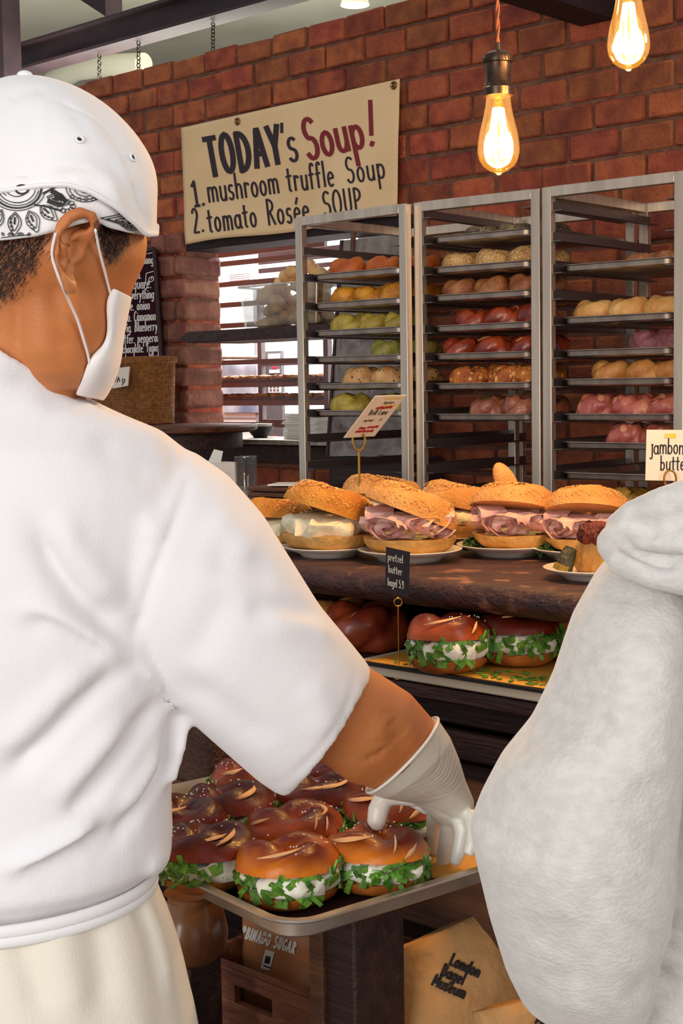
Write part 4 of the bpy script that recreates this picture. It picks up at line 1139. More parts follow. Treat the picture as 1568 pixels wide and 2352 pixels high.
ink_surface([[(607, 2217), (622, 2222)]], 2.5, bv, .0014, 'certificate_text', M_ink, o, inv, 2)
# round brown jar and a steel can behind the apron
M_clay = mat('clay_jar', (150, 98, 58), .3, coat=.4, col2=(116, 70, 44), scale=10)
p = PZ(440, 2200, 1.5-.80); mb = MB().lathe([(.001, 0), (.045, 0), (.062, .02), (.066, .05), (.058, .085), (.04, .105), (.04, .115), (.046, .12), (.042, .12), (.03, .11), (.001, .108)], n=32)
zj = p.z; o = mb.build('clay_jar', M_clay); o.scale = (.8, .8, .8); o.location = (p.x, p.y, zj); tag(o, 'rounded brown glazed jar under the tray beside the apron', 'jar')
q = MB().box((0, 0, (zj-ZB)/2-.0), (.06, .06, zj-ZB-.002)).build('storage_box', M_wood_dk, bevel=.003); q.location = (p.x, p.y, ZB+.001); q.rotation_euler = (0, 0, -WA); tag(q, 'dark wooden box beneath the round brown jar', 'box')
# kraft paper bags
M_kraft = mat('kraft_paper', (206, 160, 104), .8, col2=(184, 136, 84), scale=5, bump=.9, bscale=26)
def kraft(loc, w, d, h, yaw, tiltx, label, seed, roll=0.0):
    o = bag(w, d, h, seed, 0, .25, nz=18, nx=40, crump=.009).build('kraft_bag', M_kraft, angle=180)
    M = Matrix.Translation(loc) @ Matrix.Rotation(yaw, 4, 'Z') @ Matrix.Rotation(tiltx, 4, 'X') @ Matrix.Rotation(roll, 4, 'Y'); o.matrix_world = M
    tag(o, label, 'paper bag', 'printed kraft bags under the table'); return o, bvh_of(o.data, M), M.inverted()
p = P(1050, 2352, 1.72)
o, bv, inv = kraft(Vector((p.x+.035, p.y+.02, ZB+.035)), .24, .13, .255, .30, -.30, 'kraft paper bag printed with three black words beside the post', 5.0, -.26)
for s, x, y in (('London', 1030, 2216), ('Bagel', 1010, 2240), ('Museum', 990, 2262)):
    ink_surface(pxtext(s, 26, x, y, .42, sx=.8, gap=.1), 6.0, bv, .0022, 'lettering', M_ink, o, inv, 3)
p = P(1290, 2352, 1.62)
o, bv, inv = kraft(Vector((p.x+.02, p.y, ZB+.02)), .2, .12, .235, .5, -.3, 'kraft paper bag with black print tucked below the grey sleeve', 9.0)
for s, x, y in (('Bagel', 1262, 2330), ('Museum', 1226, 2350)):
    ink_surface(pxtext(s, 26, x, y, .42, sx=.8, gap=.1), 6.0, bv, .0022, 'lettering', M_ink, o, inv, 3)
# wicker hamper side on the table behind the pan, seen between apron and sandwiches
p = PZ(430, 1850, ZT1+.0)
M_wick = wave_bump(mat('wicker', (138, 84, 36), .7, col2=(96, 54, 22), scale=40), 140, 1.0)
mb = MB().box(p+Vector((0, .2, .05)), (.22, .16, .095), RW)
o = mb.build('wicker_box', mat('wicker_box', (92, 58, 42), .7, col2=(66, 40, 30), scale=30, bump=.8, bscale=150), bevel=.006); tag(o, 'low brown woven box on the table behind the pretzel sandwiches', 'box')
# ------------------------------------------------------------------ the worker in white
random.seed(44)
def skin_mat(name, c1, c2):
    return mat(name, c1, .5, col2=c2, scale=14, sss=.12, bump=.08, bscale=260, lo=.3, hi=.7)
M_skin = skin_mat('skin', (206, 132, 78), (188, 110, 58))
M_cloth = mat('white_cotton', (232, 230, 232), .85, bump=.10, bscale=420, sheen=.2)
M_cap = mat('white_cap_cotton', (234, 232, 232), .85, bump=.10, bscale=500, sheen=.2)
M_apron = mat('cream_apron', (228, 220, 204), .85, bump=.12, bscale=380, sheen=.2)
M_hair = mat('black_hair', (48, 40, 38), .5)
M_mask = mat('white_mask', (236, 230, 228), .8, bump=.08, bscale=300)
M_glove = mat('latex_glove', (226, 224, 214), .38, sss=.2, coat=.15)
def rp(l, r, Y, dh, n=40, YR=None, sq=1.0, tilt=0.0):
    """ring between two photo points at depth Y (right end at YR), dh metres of half depth"""
    a = P(l[0], l[1], Y); b = P(r[0], r[1], YR if YR else Y); c = (a+b)/2; h = (b-a)/2; dv = Vector((0, dh*cos(tilt), dh*sin(tilt)))
    out = []
    for j in range(n):
        t = 2*pi*j/n; ct, st = cos(t), sin(t)
        out.append(c+h*((abs(ct)**sq)*(1 if ct > 0 else -1))+dv*((abs(st)**sq)*(1 if st > 0 else -1)))
    return out
def interp(tab, x):
    if x <= tab[0][0]: return tab[0][1]
    for (x0, y0), (x1, y1) in zip(tab, tab[1:]):
        if x <= x1: t = (x-x0)/(x1-x0); return y0+(y1-y0)*t
    return tab[-1][1]
def finish(me, name, m, parent, angle=180):
    o = link(me, name, m, None, True, angle); adopt(parent, o); return o

foot = P(60, 1200, 1.38); man = empty('person', (foot.x, foot.y, 0))
tag(man, 'person in white cap, face mask and white uniform reaching a gloved hand to the sandwiches', 'person')
# --- body: head, neck, ear and right arm in one skin
HY = 1.27
b = MB()
b.ell(P(104, 505, HY), (.080, .083, .098), 28, 18)
b.loft([rp((-60, 520), (330, 520), HY, .08), rp((-50, 560), (337, 556), HY, .082), rp((-40, 600), (331, 600), HY, .08), rp((-10, 640), (312, 640), HY+.005, .076), rp((10, 690), (292, 690), HY+.01, .072),
        rp((20, 750), (278, 750), HY+.01, .066), rp((20, 810), (258, 815), HY+.012, .06), rp((40, 860), (236, 862), HY+.014, .05), rp((70, 895), (205, 895), HY+.016, .034)])
b.loft([rp((-90, 560), (120, 580), HY+.0, .062), rp((-85, 680), (150, 700), HY+.005, .06), rp((-90, 800), (172, 810), HY+.02, .06), rp((-110, 880), (190, 905), HY+.03, .062), rp((-150, 960), (220, 980), HY+.045, .07), rp((-200, 1100), (260, 1100), HY+.06, .09)])
# ear
EY = 1.186
ep = lambda x, y, dy=0.0: P(x, y, EY+dy)
b.tube([ep(x, y, d) for x, y, d in smoothline([Vector(q) for q in ((176, 562, .012), (200, 546, .004), (217, 522, .0), (214, 500, -.004), (190, 489, -.010), (160, 498, -.016), (139, 525, -.02), (130, 560, -.021), (132, 600, -.018), (142, 632, -.012), (155, 656, -.005), (168, 664, .003))], 5)],
       [.0035]+[.0048]*20+[.0055]*10+[.0052]*14+[.006]*10+[.005]*1, 10)
b.tube([ep(150, 640, .0), ep(160, 655, .0), ep(170, 662, .006)], [.006, .0075, .004], 10)
b.tube([ep(x, y, d) for x, y, d in smoothline([Vector(q) for q in ((196, 536, .004), (176, 540, -.003), (160, 552, -.008), (152, 580, -.009), (156, 606, -.005), (166, 622, .004))], 4)], .0042, 8)
b.tube([ep(186, 560, .006), ep(184, 580, .006), ep(180, 600, .008)], [.004, .005, .004], 8)
b.loft([rp((134, 520), (205, 520), EY+.012, .009), rp((130, 560), (180, 560), EY+.010, .009), rp((134, 610), (170, 610), EY+.010, .009), rp((150, 650), (170, 650), EY+.012, .008)], True, True)
# nose under the mask, brow
b.ell(P(262, 735, HY+.055), (.012, .024, .02), 12, 8)
# arm
b.loft([rp((430, 1150), (330, 1400), 1.35, .05), rp((560, 1330), (450, 1560), 1.37, .052), rp((720, 1450), (610, 1700), 1.40, .052), rp((858, 1540), (735, 1745), 1.43, .05), rp((945, 1596), (800, 1792), 1.455, .048),
        rp((1000, 1660), (868, 1812), 1.485, .044), rp((1028, 1715), (925, 1816), 1.515, .036), rp((1048, 1765), (965, 1826), 1.545, .028), rp((1062, 1815), (990, 1850), 1.57, .02)])
b.loft([rp((-470, 1250), (-330, 1250), 1.36, .05), rp((-520, 1500), (-400, 1520), 1.33, .05), rp((-500, 1760), (-380, 1790), 1.33, .045), rp((-420, 1900), (-310, 1880), 1.42, .036), rp((-360, 1930), (-280, 1910), 1.50, .028)])
# trunk, hidden inside the shirt, and legs
b.loft([rp((-200, 1100), (260, 1100), HY+.06, .09), rp((-300, 1500), (300, 1500), 1.37, .1), rp((-280, 2000), (300, 2000), 1.37, .1), rp((-280, 2400), (320, 2400), 1.38, .1)])
me = remesh(b, .0032, 5)
carve(me, [(120, 610), (128, 690), (140, 770), (150, 850)], .010, .0035); carve(me, [(178, 690), (190, 760), (205, 830)], .008, .002)
carve(me, [(150, 556), (158, 580), (158, 606)], .007, .009, fade=False); carve(me, [(202, 520), (172, 522), (148, 548), (140, 590), (146, 628)], .0028, .0035)
carve(me, [(840, 1745), (868, 1735), (885, 1720)], .006, .003); carve(me, [(900, 1650), (920, 1700)], .016, .003); carve(me, [(880, 1640), (870, 1700)], .014, -.003)
body = finish(me, 'body', M_skin, man); bodyv = bvh_of(me)
# --- hair: shaved nape and sideburn
def inpoly(x, y, poly):
    c = False; j = len(poly)-1
    for i in range(len(poly)):
        if (poly[i][1] > y) != (poly[j][1] > y) and x < (poly[j][0]-poly[i][0])*(y-poly[i][1])/(poly[j][1]-poly[i][1])+poly[i][0]: c = not c
        j = i
    return c
def shaved(poly, count, lx, ly, length, name, seed, edge=14):
    rnd = random.Random(seed); mb = MB(); xs = [p[0] for p in poly]; ys = [p[1] for p in poly]
    k = 0
    while k < count:
        x, y = rnd.uniform(min(xs), max(xs)), rnd.uniform(min(ys), max(ys)); jx, jy = rnd.gauss(0, edge), rnd.gauss(0, edge)
        if not inpoly(x, y, poly): continue
        k += 1; x2, y2 = x+jx*.8, y+jy*.8
        h, n = hit(bodyv, x2, y2)
        if h is None: continue
        if n.dot(ray(x2, y2)) > 0: n = -n
        dirn = (RX*lx+UX*ly+n*.45+Vector((rnd.gauss(0, .15),)*3)).normalized()*length*rnd.uniform(.6, 1.2); sd = dirn.cross(n).normalized()*.00024
        mb.add([h+n*.0001+sd, h+n*.0001-sd, h+n*.0003+dirn], [(0, 1, 2)])
    o = mb.build(name, M_hair, None, smooth=False, fix=False); o['kind'] = 'stuff'; adopt(man, o); return o
shaved([(-140, 530), (112, 530), (92, 580), (62, 632), (30, 672), (-10, 700), (-140, 740)], 3600, -.35, -.75, .008, 'nape_hair', 1)
shaved([(222, 500), (300, 528), (290, 560), (270, 590), (250, 606), (238, 580), (228, 545)], 1700, -.1, -.8, .0045, 'sideburn_hair', 2, 8)
# --- cap
CX, CY, CRX, CRZ = 115, 452, 248, 281; PPM = F/HY
RIM = [(-160, 436), (0, 440), (100, 427), (155, 426), (205, 440), (262, 474), (310, 512), (338, 540), (366, 538)]
def cap_pt(al, s, grow=1.0):
    x = CX+CRX*cos(al); rim = interp(RIM, x) if sin(al) < .1 else 520
    py = 172+(rim-172)*s**1.35 if s > 0 else 172
    q = (CY-py)/CRZ; rho = sqrt(max(0, 1-q*q)) if py < CY else 1-.012*((py-CY)/90)**2
    r = rho*grow
    wr = .0022*noise.noise(Vector((cos(al)*2.2, sin(al)*2.2, s*4)))*s+.0012*noise.noise(Vector((cos(al)*6, sin(al)*6, s*3)))*s
    return P(CX-(58*q*q if q > 0 else 0)+CRX*r*cos(al), py, HY+.099*r*sin(al))+Vector((wr*cos(al), wr*sin(al), 0))
NA, NS = 160, 60
mb = MB().loft([[cap_pt(2*pi*j/NA, (i+.3)/(NS+.3)) for j in range(NA)] for i in range(NS+1)], True, False)
me = mb.mesh('cap'); bm = bmesh.new(); bm.from_mesh(me); bmesh.ops.recalc_face_normals(bm, faces=bm.faces[:]); bm.to_mesh(me); bm.free()
for ln, w, d in (([(95, 225), (150, 240), (240, 290), (300, 400), (330, 520)], .0025, .0012), ([(95, 215), (75, 300), (72, 425)], .0025, .0012), ([(60, 395), (150, 380), (240, 410), (300, 470)], .008, -.0022),
                 ([(110, 410), (190, 402), (250, 440)], .006, .0025), ([(200, 205), (240, 270), (285, 350)], .012, .002), ([(20, 230), (60, 210), (110, 205)], .01, .0015), ([(310, 420), (320, 470), (345, 520)], .006, .0018), ([(240, 350), (280, 420), (300, 470)], .007, .0015)):
    carve(me, ln, w, d)
cap = finish(me, 'cap', M_cap, man); cap.modifiers.new('s', 'SOLIDIFY').thickness = .0016
capv = bvh_of(me)
o = MB().tube([cap_pt(2*pi*j/NA, 1.0, 1.002)+Vector((0, 0, .0005)) for j in range(NA)], .0022, 8, loop=True).build('cap_hem', M_cap); adopt(man, o)
M_eye = mat('eyelet_hole', (40, 38, 40), .9)
for ex, ey in ((182, 322), (303, 363)):
    h, n = hit(capv, ex, ey)
    if n.dot(ray(ex, ey)) > 0: n = -n
    a = n.orthogonal().normalized(); c2 = n.cross(a)
    e = MB().tube([h+n*.0012+(a*cos(t)+c2*sin(t))*.0030 for t in [2*pi*k/18 for k in range(18)]], .0011, 6, loop=True).build('eyelet', M_cap); adopt(man, e)
    d = MB().add([h+n*.0011+(a*cos(t)+c2*sin(t))*.0022 for t in [2*pi*k/14 for k in range(14)]], [tuple(range(14))]).build('eyelet_hole', M_eye, fix=False); adopt(man, d)
h, n = hit(capv, 92, 190); bq = MB().ell(P(57, 173, HY), (.007, .007, .004), 14, 8).build('cap_button', M_cap); adopt(man, bq)
# --- bandana with black print
BOT = [(-140, 552), (0, 552), (78, 544), (134, 531), (180, 516), (222, 507), (254, 523), (300, 534), (345, 542)]
def band_pt(al, t):
    x = 104+240*cos(al); bot = interp(BOT, x) if sin(al) < .1 else 535
    py = 405+(bot-405)*t; g = .97+.03*sin(pi*t)
    wr = .0018*noise.noise(Vector((cos(al)*3, sin(al)*3, t*5)))
    return P(104+240*g*cos(al), py, HY+.0985*g*sin(al))+Vector((wr*cos(al), wr*sin(al), 0))
mb = MB().loft([[band_pt(2*pi*j/96, i/14) for j in range(96)] for i in range(15)], False, False)
me = mb.mesh('bandana'); bm = bmesh.new(); bm.from_mesh(me); bmesh.ops.recalc_face_normals(bm, faces=bm.faces[:]); bm.to_mesh(me); bm.free()
band = finish(me, 'bandana', mat('bandana_cotton', (234, 231, 231), .85, bump=.1, bscale=500), man); bandv = bvh_of(me); band.modifiers.new('s', 'SOLIDIFY').thickness = .001
def loop_(cx, cy, rx, ry, a0=0, a1=360, n=22, rot=0.0):
    pts = arc(cx, cy, rx, ry, a0, a1, n); c, s = cos(rot), sin(rot)
    return [(cx+(x-cx)*c-(y-cy)*s, cy+(x-cx)*s+(y-cy)*c) for x, y in pts]
def petal(x, y, ang, ln, w):
    c, s = cos(ang), sin(ang); out = []
    for t, k in ((0, 0), (.25, .8), (.5, 1), (.75, .65), (1, 0), (.75, -.65), (.5, -1), (.25, -.8), (0, 0)):
        out.append(Vector((x+c*ln*t-s*w*k, y+s*ln*t+c*w*k)))
    return [(p.x, p.y) for p in smoothline(out, 4)]
thin, thick, fillb = [], [], []
for r in (20, 34, 40, 52): thin.append(loop_(40, 432, r*1.25, r, 10, 170))
thick.append(loop_(40, 432, 56, 46, 5, 175)); thick.append(loop_(52, 436, 14, 10, 0, 300))
for k in range(7):
    a = radians(168-k*25); cx, cy = 40+72*cos(a), 436+52*sin(a)
    thin.append(petal(cx, cy, a, 52, 15)); thin.append(petal(cx+4*cos(a), cy+4*sin(a), a, 38, 9)); thick.append([(cx+12*cos(a), cy+12*sin(a)), (cx+26*cos(a), cy+26*sin(a))])
    for q in range(4): thin.append(loop_(cx+(14+q*9)*cos(a)-11*sin(a)*(1-q*.2), cy+(14+q*9)*sin(a)+11*cos(a)*(1-q*.2), 2, 2, n=8))
for r in (14, 22, 30, 36): thin.append(loop_(196, 430, r*1.25, r*.95, 0, 180))
for q in range(5): thin.append(loop_(165+q*16, 452+(6 if q in (1, 2, 3) else 0), 5, 4, n=8))
for k in range(9): thin.append(loop_(152+15*cos(k*.7), 474+11*sin(k*.7), 6, 5, n=10))
fillb += [[(120, 440), (140, 450), (150, 462)], [(128, 452), (146, 458)], [(112, 462), (138, 470)]]
thick += [[(80, 470), (110, 476), (140, 484)], [(100, 445), (118, 436), (128, 430)]]
thin += [[(x0, 446+dy) for x0, dy in ((-20+i*4, 4*sin(i*.8)) for i in range(10))]]
for sc_, m_ in ((1.0, thin), (.78, thin), (.5, thin)):
    pts = [Vector((230, 500)), Vector((262, 494)), Vector((296, 488)), Vector((316, 504)), Vector((312, 526)), Vector((292, 528)), Vector((272, 514)), Vector((250, 506)), Vector((230, 500))]
    c0 = Vector((294, 509)); m_.append([(q.x, q.y) for q in smoothline([c0+(p-c0)*sc_ for p in pts], 4)])
for k in range(10): a = k*.63; thin.append(loop_(294+15*cos(a), 509+13*sin(a), 1.8, 1.8, n=7))
thick.append(loop_(295, 510, 3, 3, n=8))
for k in range(6): thin.append(petal(10+k*11, 541, radians(-60 if k % 2 else -120), 8, 2.4)); 
thin.append([(5, 546), (72, 538)])
for k in range(12): thin.append(petal(-30+k*2, 500, radians(40+12*k), 12, 3)) if k % 4 == 0 else None
for lines, w, nm in ((thin, 1.9, 'print_outline'), (thick, 4.2, 'print_bold'), (fillb, 10, 'print_fill')):
    o = ink_surface(lines, w, bandv, .0012, nm, M_ink, None, None, 3); adopt(man, o)
# --- mask and loops
LE = [(258, 659), (243, 690), (245, 725), (247, 765), (236, 796), (208, 816), (196, 846), (186, 880), (169, 908)]
RE = [(303, 681), (294, 722), (287, 755), (283, 782), (280, 812), (276, 840), (266, 868), (254, 896), (237, 921)]
rows = []
for (lx, ly), (rx, ry) in zip(LE, RE):
    h, n = hit(bodyv, lx, ly); y0 = (h.y if h is not None else 1.21)-.003
    row = []
    for s in (0, .2, .42, .64, .82, .95, 1.0, .96, .8, .5):
        row.append(None)
    S = [(0, 0, y0), (.2, .2, y0-.002), (.42, .42, y0+.002), (.64, .64, y0+.012), (.82, .82, y0+.028), (.95, .95, y0+.05), (1, 1, y0+.07), (.97, .97, y0+.095), (.85, .85, y0+.115), (.55, .55, y0+.135)]
    rows.append([P(lx+(rx-lx)*a, ly+(ry-ly)*a, yy) for a, _, yy in S])
vs = [p for r in rows for p in r]; nc = 10
mb = MB().add(vs, [(i*nc+j, i*nc+j+1, (i+1)*nc+j+1, (i+1)*nc+j) for i in range(len(rows)-1) for j in range(nc-1)])
me = mb.mesh('face_mask'); mk = link(me, 'face_mask', M_mask, None, True, 180); adopt(man, mk)
mk.modifiers.new('s', 'SOLIDIFY').thickness = .0014; mk.modifiers['s'].offset = 0; d = mk.modifiers.new('u', 'SUBSURF'); d.levels = 2; d.render_levels = 2
def loop_on(pts, r=.0016, lift=.0046):
    xy = [(q.x, q.y) for q in smoothline([Vector(p) for p in pts], 6)]; hy = []
    for x, y in xy:
        h, n = hit(bodyv, x, y); hy.append(h.y if h is not None else (hy[-1] if hy else EY))
    Y = [h-lift for h in hy]
    for _ in range(60): Y = [Y[0]]+[(Y[i-1]+Y[i+1])/2 for i in range(1, len(Y)-1)]+[Y[-1]]
    Y = [min(a, b-.002) for a, b in zip(Y, hy)]
    for _ in range(6): Y = [Y[0]]+[(Y[i-1]+Y[i]+Y[i+1])/3 for i in range(1, len(Y)-1)]+[Y[-1]]
    o = MB().tube([P(x, y, k) for (x, y), k in zip(xy, Y)], r, 8, flat=.7).build('ear_loop', M_mask, angle=180); adopt(man, o); return o
loop_on([(219, 528), (228, 575), (240, 622), (250, 662), (262, 704)]); loop_on([(128, 535), (121, 565), (120, 590), (128, 618), (142, 655), (160, 695), (178, 735), (192, 780), (202, 815), (207, 848)])
# --- shirt: trunk and sleeve in one cloth
b = MB()
SY = 1.36
b.loft([rp((-172, 690), (168, 898), 1.31, .090), rp((-200, 722), (196, 922), 1.315, .098), rp((-262, 790), (270, 952), 1.33, .107), rp((-330, 880), (370, 990), 1.345, .119), rp((-370, 1000), (440, 1045), SY, .128), rp((-385, 1120), (452, 1130), SY, .134),
        rp((-385, 1280), (430, 1290), SY, .138), rp((-375, 1450), (420, 1470), SY, .138), rp((-360, 1640), (424, 1640), SY+.01, .136), rp((-350, 1740), (402, 1725), SY+.01, .134), rp((-340, 1850), (392, 1830), SY+.01, .134), rp((-335, 1930), (396, 1920), SY+.01, .136),
        rp((-330, 1985), (388, 1962), SY+.01, .136), rp((-318, 2035), (346, 2000), SY+.01, .120), rp((-312, 2110), (338, 2070), SY+.01, .112)])
b.loft([rp((300, 1010), (190, 1430), 1.35, .085), rp((448, 1038), (312, 1560), 1.36, .088), rp((525, 1092), (380, 1610), 1.365, .088), rp((604, 1182), (432, 1648), 1.37, .086), rp((668, 1285), (480, 1690), 1.38, .084), rp((735, 1392), (535, 1738), 1.395, .082),
        rp((800, 1470), (592, 1788), 1.41, .080), rp((842, 1522), (634, 1816), 1.42, .079), rp((857, 1545), (656, 1824), 1.425, .078), rp((838, 1556), (668, 1796), 1.425, .068), rp((790, 1520), (640, 1740), 1.41, .06)])
b.tube([p+Vector((0, 0, .002)) for p in rp((-174, 688), (170, 896), 1.31, .091)], .0055, 8, loop=True)
b.tube([p for p in rp((-186, 704), (182, 908), 1.312, .0945)], .004, 8, loop=True)
b.loft([rp((-330, 1010), (-230, 1400), 1.36, .085), rp((-440, 1060), (-300, 1500), 1.36, .088), rp((-520, 1250), (-350, 1520), 1.355, .085), rp((-575, 1480), (-350, 1560), 1.345, .082), rp((-585, 1640), (-345, 1680), 1.34, .080), rp((-570, 1650), (-360, 1690), 1.34, .07), rp((-540, 1560), (-370, 1600), 1.34, .06)])
# blouse overhang at the waist
b.ell(P(362, 1955, 1.36), (.013, .05, .02), 16, 10)
b.tube([P(430, 1640, 1.34), P(405, 1720, 1.34), P(392, 1800, 1.34)], [.006, .010, .006], 8)
me = remesh(b, .0042, 7)
for ln, w, d in (
    ([(452, 1048), (432, 1110), (395, 1200), (352, 1310), (322, 1420), (302, 1530)], .0045, .0032), ([(440, 1048), (418, 1110), (381, 1200), (338, 1310), (310, 1420)], .005, -.0018),
    ([(75, 1180), (100, 1240), (140, 1310), (200, 1385), (270, 1445), (315, 1470)], .013, .0105), ([(115, 1170), (150, 1250), (210, 1330), (280, 1400)], .018, -.006),
    ([(30, 1405), (90, 1405), (160, 1440), (240, 1490), (300, 1530)], .012, -.007), ([(40, 1432), (110, 1440), (190, 1485), (270, 1535)], .010, .006),
    ([(-10, 1800), (70, 1730), (150, 1645), (220, 1580), (300, 1540)], .013, .010), ([(-10, 1740), (80, 1660), (160, 1580), (250, 1530)], .016, -.006),
    ([(150, 1880), (230, 1790), (300, 1700), (350, 1630), (380, 1600)], .011, .009), ([(110, 1850), (200, 1750), (290, 1640)], .015, -.006),
    ([(230, 1960), (320, 1850), (370, 1760), (392, 1680), (398, 1610)], .009, .007), ([(270, 1880), (330, 1790), (370, 1700)], .013, -.005),
    ([(300, 1530), (360, 1580), (425, 1640)], .011, -.007), ([(310, 1550), (370, 1605), (430, 1655)], .007, .005),
    ([(0, 2010), (80, 1975), (160, 1930), (230, 1880)], .012, -.010), ([(10, 2030), (100, 1995), (190, 1945), (260, 1895)], .009, .007),
    ([(470, 1290), (550, 1300), (640, 1330)], .016, .003), ([(560, 1405), (650, 1400), (735, 1412)], .012, .0038), ([(600, 1430), (690, 1438), (770, 1460)], .014, -.003), ([(480, 1180), (540, 1230), (570, 1300)], .02, -.003),
    ([(400, 1560), (480, 1600), (560, 1660), (620, 1720)], .018, .0035), ([(700, 1560), (740, 1620), (745, 1700)], .02, -.003), ([(330, 1180), (360, 1240)], .016, -.004), ([(540, 1350), (480, 1450), (440, 1530)], .018, .003),
    ([(120, 880), (210, 940), (320, 985), (420, 1040)], .014, -.003), ([(60, 820), (130, 875), (200, 925)], .006, .004), ([(200, 1000), (280, 1060), (380, 1090)], .016, .003), ([(0, 870), (90, 900), (170, 950)], .016, .003), ([(380, 1020), (400, 1080), (392, 1140)], .006, .0018), ([(410, 1030), (425, 1090), (415, 1150)], .006, .0018),
    ([(822, 1520), (800, 1620), (740, 1715), (665, 1788), (625, 1800)], .0035, .0022)):
    carve(me, ln, w*.9, d*1.5)
bm = bmesh.new(); bm.from_mesh(me)
for _ in range(4): bmesh.ops.smooth_vert(bm, verts=bm.verts[:], factor=.5, use_axis_x=True, use_axis_y=True, use_axis_z=True)
bm.to_mesh(me); bm.free()
shirt = finish(me, 'shirt', M_cloth, man); shirtv = bvh_of(me)
# --- apron skirt with waist tie
rings = []
for (ly, ry, lx, rx, dh, amp) in ((2045, 2012, -322, 349, .126, 0), (2075, 2050, -330, 362, .132, .002), (2120, 2100, -336, 382, .137, .005), (2200, 2180, -345, 406, .143, .010), (2300, 2270, -352, 424, .147, .016), (2400, 2360, -360, 440, .15, .022), (2700, 2650, -380, 480, .158, .034), (3050, 3000, -390, 500, .162, .036)):
    r = rp((lx, ly), (rx, ry), 1.37, dh, 120); c = sum(r, Vector())/120
    rings.append([c+(p-c)*(1+amp*(sin(9*2*pi*j/120+1.0)+.5*sin(17*2*pi*j/120))+(.02 if 70 < j < 76 else 0)) for j, p in enumerate(r)])
cols = [smoothline([r[j] for r in rings], 8) for j in range(120)]
mb = MB().loft([[c[i] for c in cols] for i in range(len(cols[0]))], False, False); me = mb.mesh('apron'); bm = bmesh.new(); bm.from_mesh(me); bmesh.ops.recalc_face_normals(bm, faces=bm.faces[:]); bm.to_mesh(me); bm.free()
for ln, w, d in (([(20, 2080), (60, 2200), (110, 2352)], .012, .006), ([(200, 2060), (230, 2180), (240, 2340)], .014, .006), ([(300, 2040), (340, 2150), (370, 2300)], .008, .006), ([(320, 2040), (365, 2150), (395, 2290)], .008, -.004), ([(120, 2080), (150, 2230), (180, 2352)], .016, -.005)):
    carve(me, ln, w, d)
apron = finish(me, 'apron', M_apron, man); apron.modifiers.new('s', 'SOLIDIFY').thickness = .0015
for k, (dy, rr_) in enumerate(((0, .0065), (22, .0055))):
    o = MB().tube([p for p in rp((-338, 2046+dy), (356, 2008+dy), 1.37, .137, 60)], rr_, 8, loop=True, flat=.5).build('apron_tie', M_cap, angle=180); adopt(man, o)
# --- trousers and shoes down to the floor
M_trous = mat('dark_trousers', (46, 44, 50), .8)
for x in (-.05, .10):
    q = man.location+Vector((x-.03, 0, 0))
    o = MB().loft([[q+Vector((r*cos(2*pi*j/20), r*sin(2*pi*j/20), z)) for j in range(20)] for z, r in ((.05, .055), (.45, .07), (.70, .08), (.80, .075))]).build('trouser_leg', M_trous, angle=180); adopt(man, o)
    o = MB().ell(q+Vector((.04, .03, .035)), (.11, .05, .035), 20, 10).build('shoe', M_black, angle=180); adopt(man, o)
# --- glove: cuff, palm, thumb and four fingers in one latex skin
b = MB()
b.loft([rp((1004, 1650), (842, 1818), 1.485, .0475), rp((1034, 1694), (872, 1828), 1.505, .0475), rp((1054, 1742), (908, 1834), 1.53, .041), rp((1070, 1795), (950, 1842), 1.56, .029), rp((1088, 1838), (975, 1862), 1.585, .024), rp((1088, 1868), (992, 1880), 1.60, .021), rp((1078, 1893), (1008, 1893), 1.605, .015)])
b.tube([P(955, 1822, 1.565), P(915, 1822, 1.570), P(882, 1830, 1.570), P(868, 1862, 1.566), P(864, 1890, 1.563), P(862, 1906, 1.562)], [.015, .0135, .0125, .0120, .0108, .0075], 14)
b.tube([P(985, 1850, 1.585), P(940, 1832, 1.588), P(900, 1826, 1.592)], [.012, .009, .009], 12)
for pts, rr_ in ((((1000, 1858, 1.612), (997, 1895, 1.632), (997, 1930, 1.636), (1000, 1966, 1.634)), (.0105, .0098, .0090, .0065)),
                 (((1030, 1870, 1.597), (1030, 1915, 1.604), (1021, 1962, 1.604), (1013, 1998, 1.602)), (.0112, .0104, .0098, .0068)),
                 (((1056, 1874, 1.584), (1062, 1916, 1.578), (1054, 1954, 1.574), (1042, 1986, 1.572)), (.0108, .0098, .0092, .0066)),
                 (((1078, 1868, 1.575), (1088, 1906, 1.560), (1084, 1940, 1.552), (1074, 1964, 1.548)), (.0100, .0090, .0084, .006))):
    b.tube([P(*q) for q in pts], rr_, 12)
me = remesh(b, .0021, 3)
for k in range(9):
    t = k/9
    carve(me, [(1012+56*t+8*t, 1690+95*t), (1010+40*t, 1752+66*t), (985+30*t, 1785+48*t), (940+52*t, 1808+26*t)], .0022, .0009 if k % 2 else .0013)
carve(me, [(985, 1852), (1020, 1872), (1060, 1886), (1082, 1884)], .003, .0016); carve(me, [(870, 1850), (880, 1846)], .002, .001)
glove = finish(me, 'glove', M_glove, man)
me_r = rp((1006, 1652), (842, 1816), 1.484, .0478); o = MB().tube(me_r, .0018, 8, loop=True).build('glove_cuff', M_glove, angle=180); adopt(man, o)

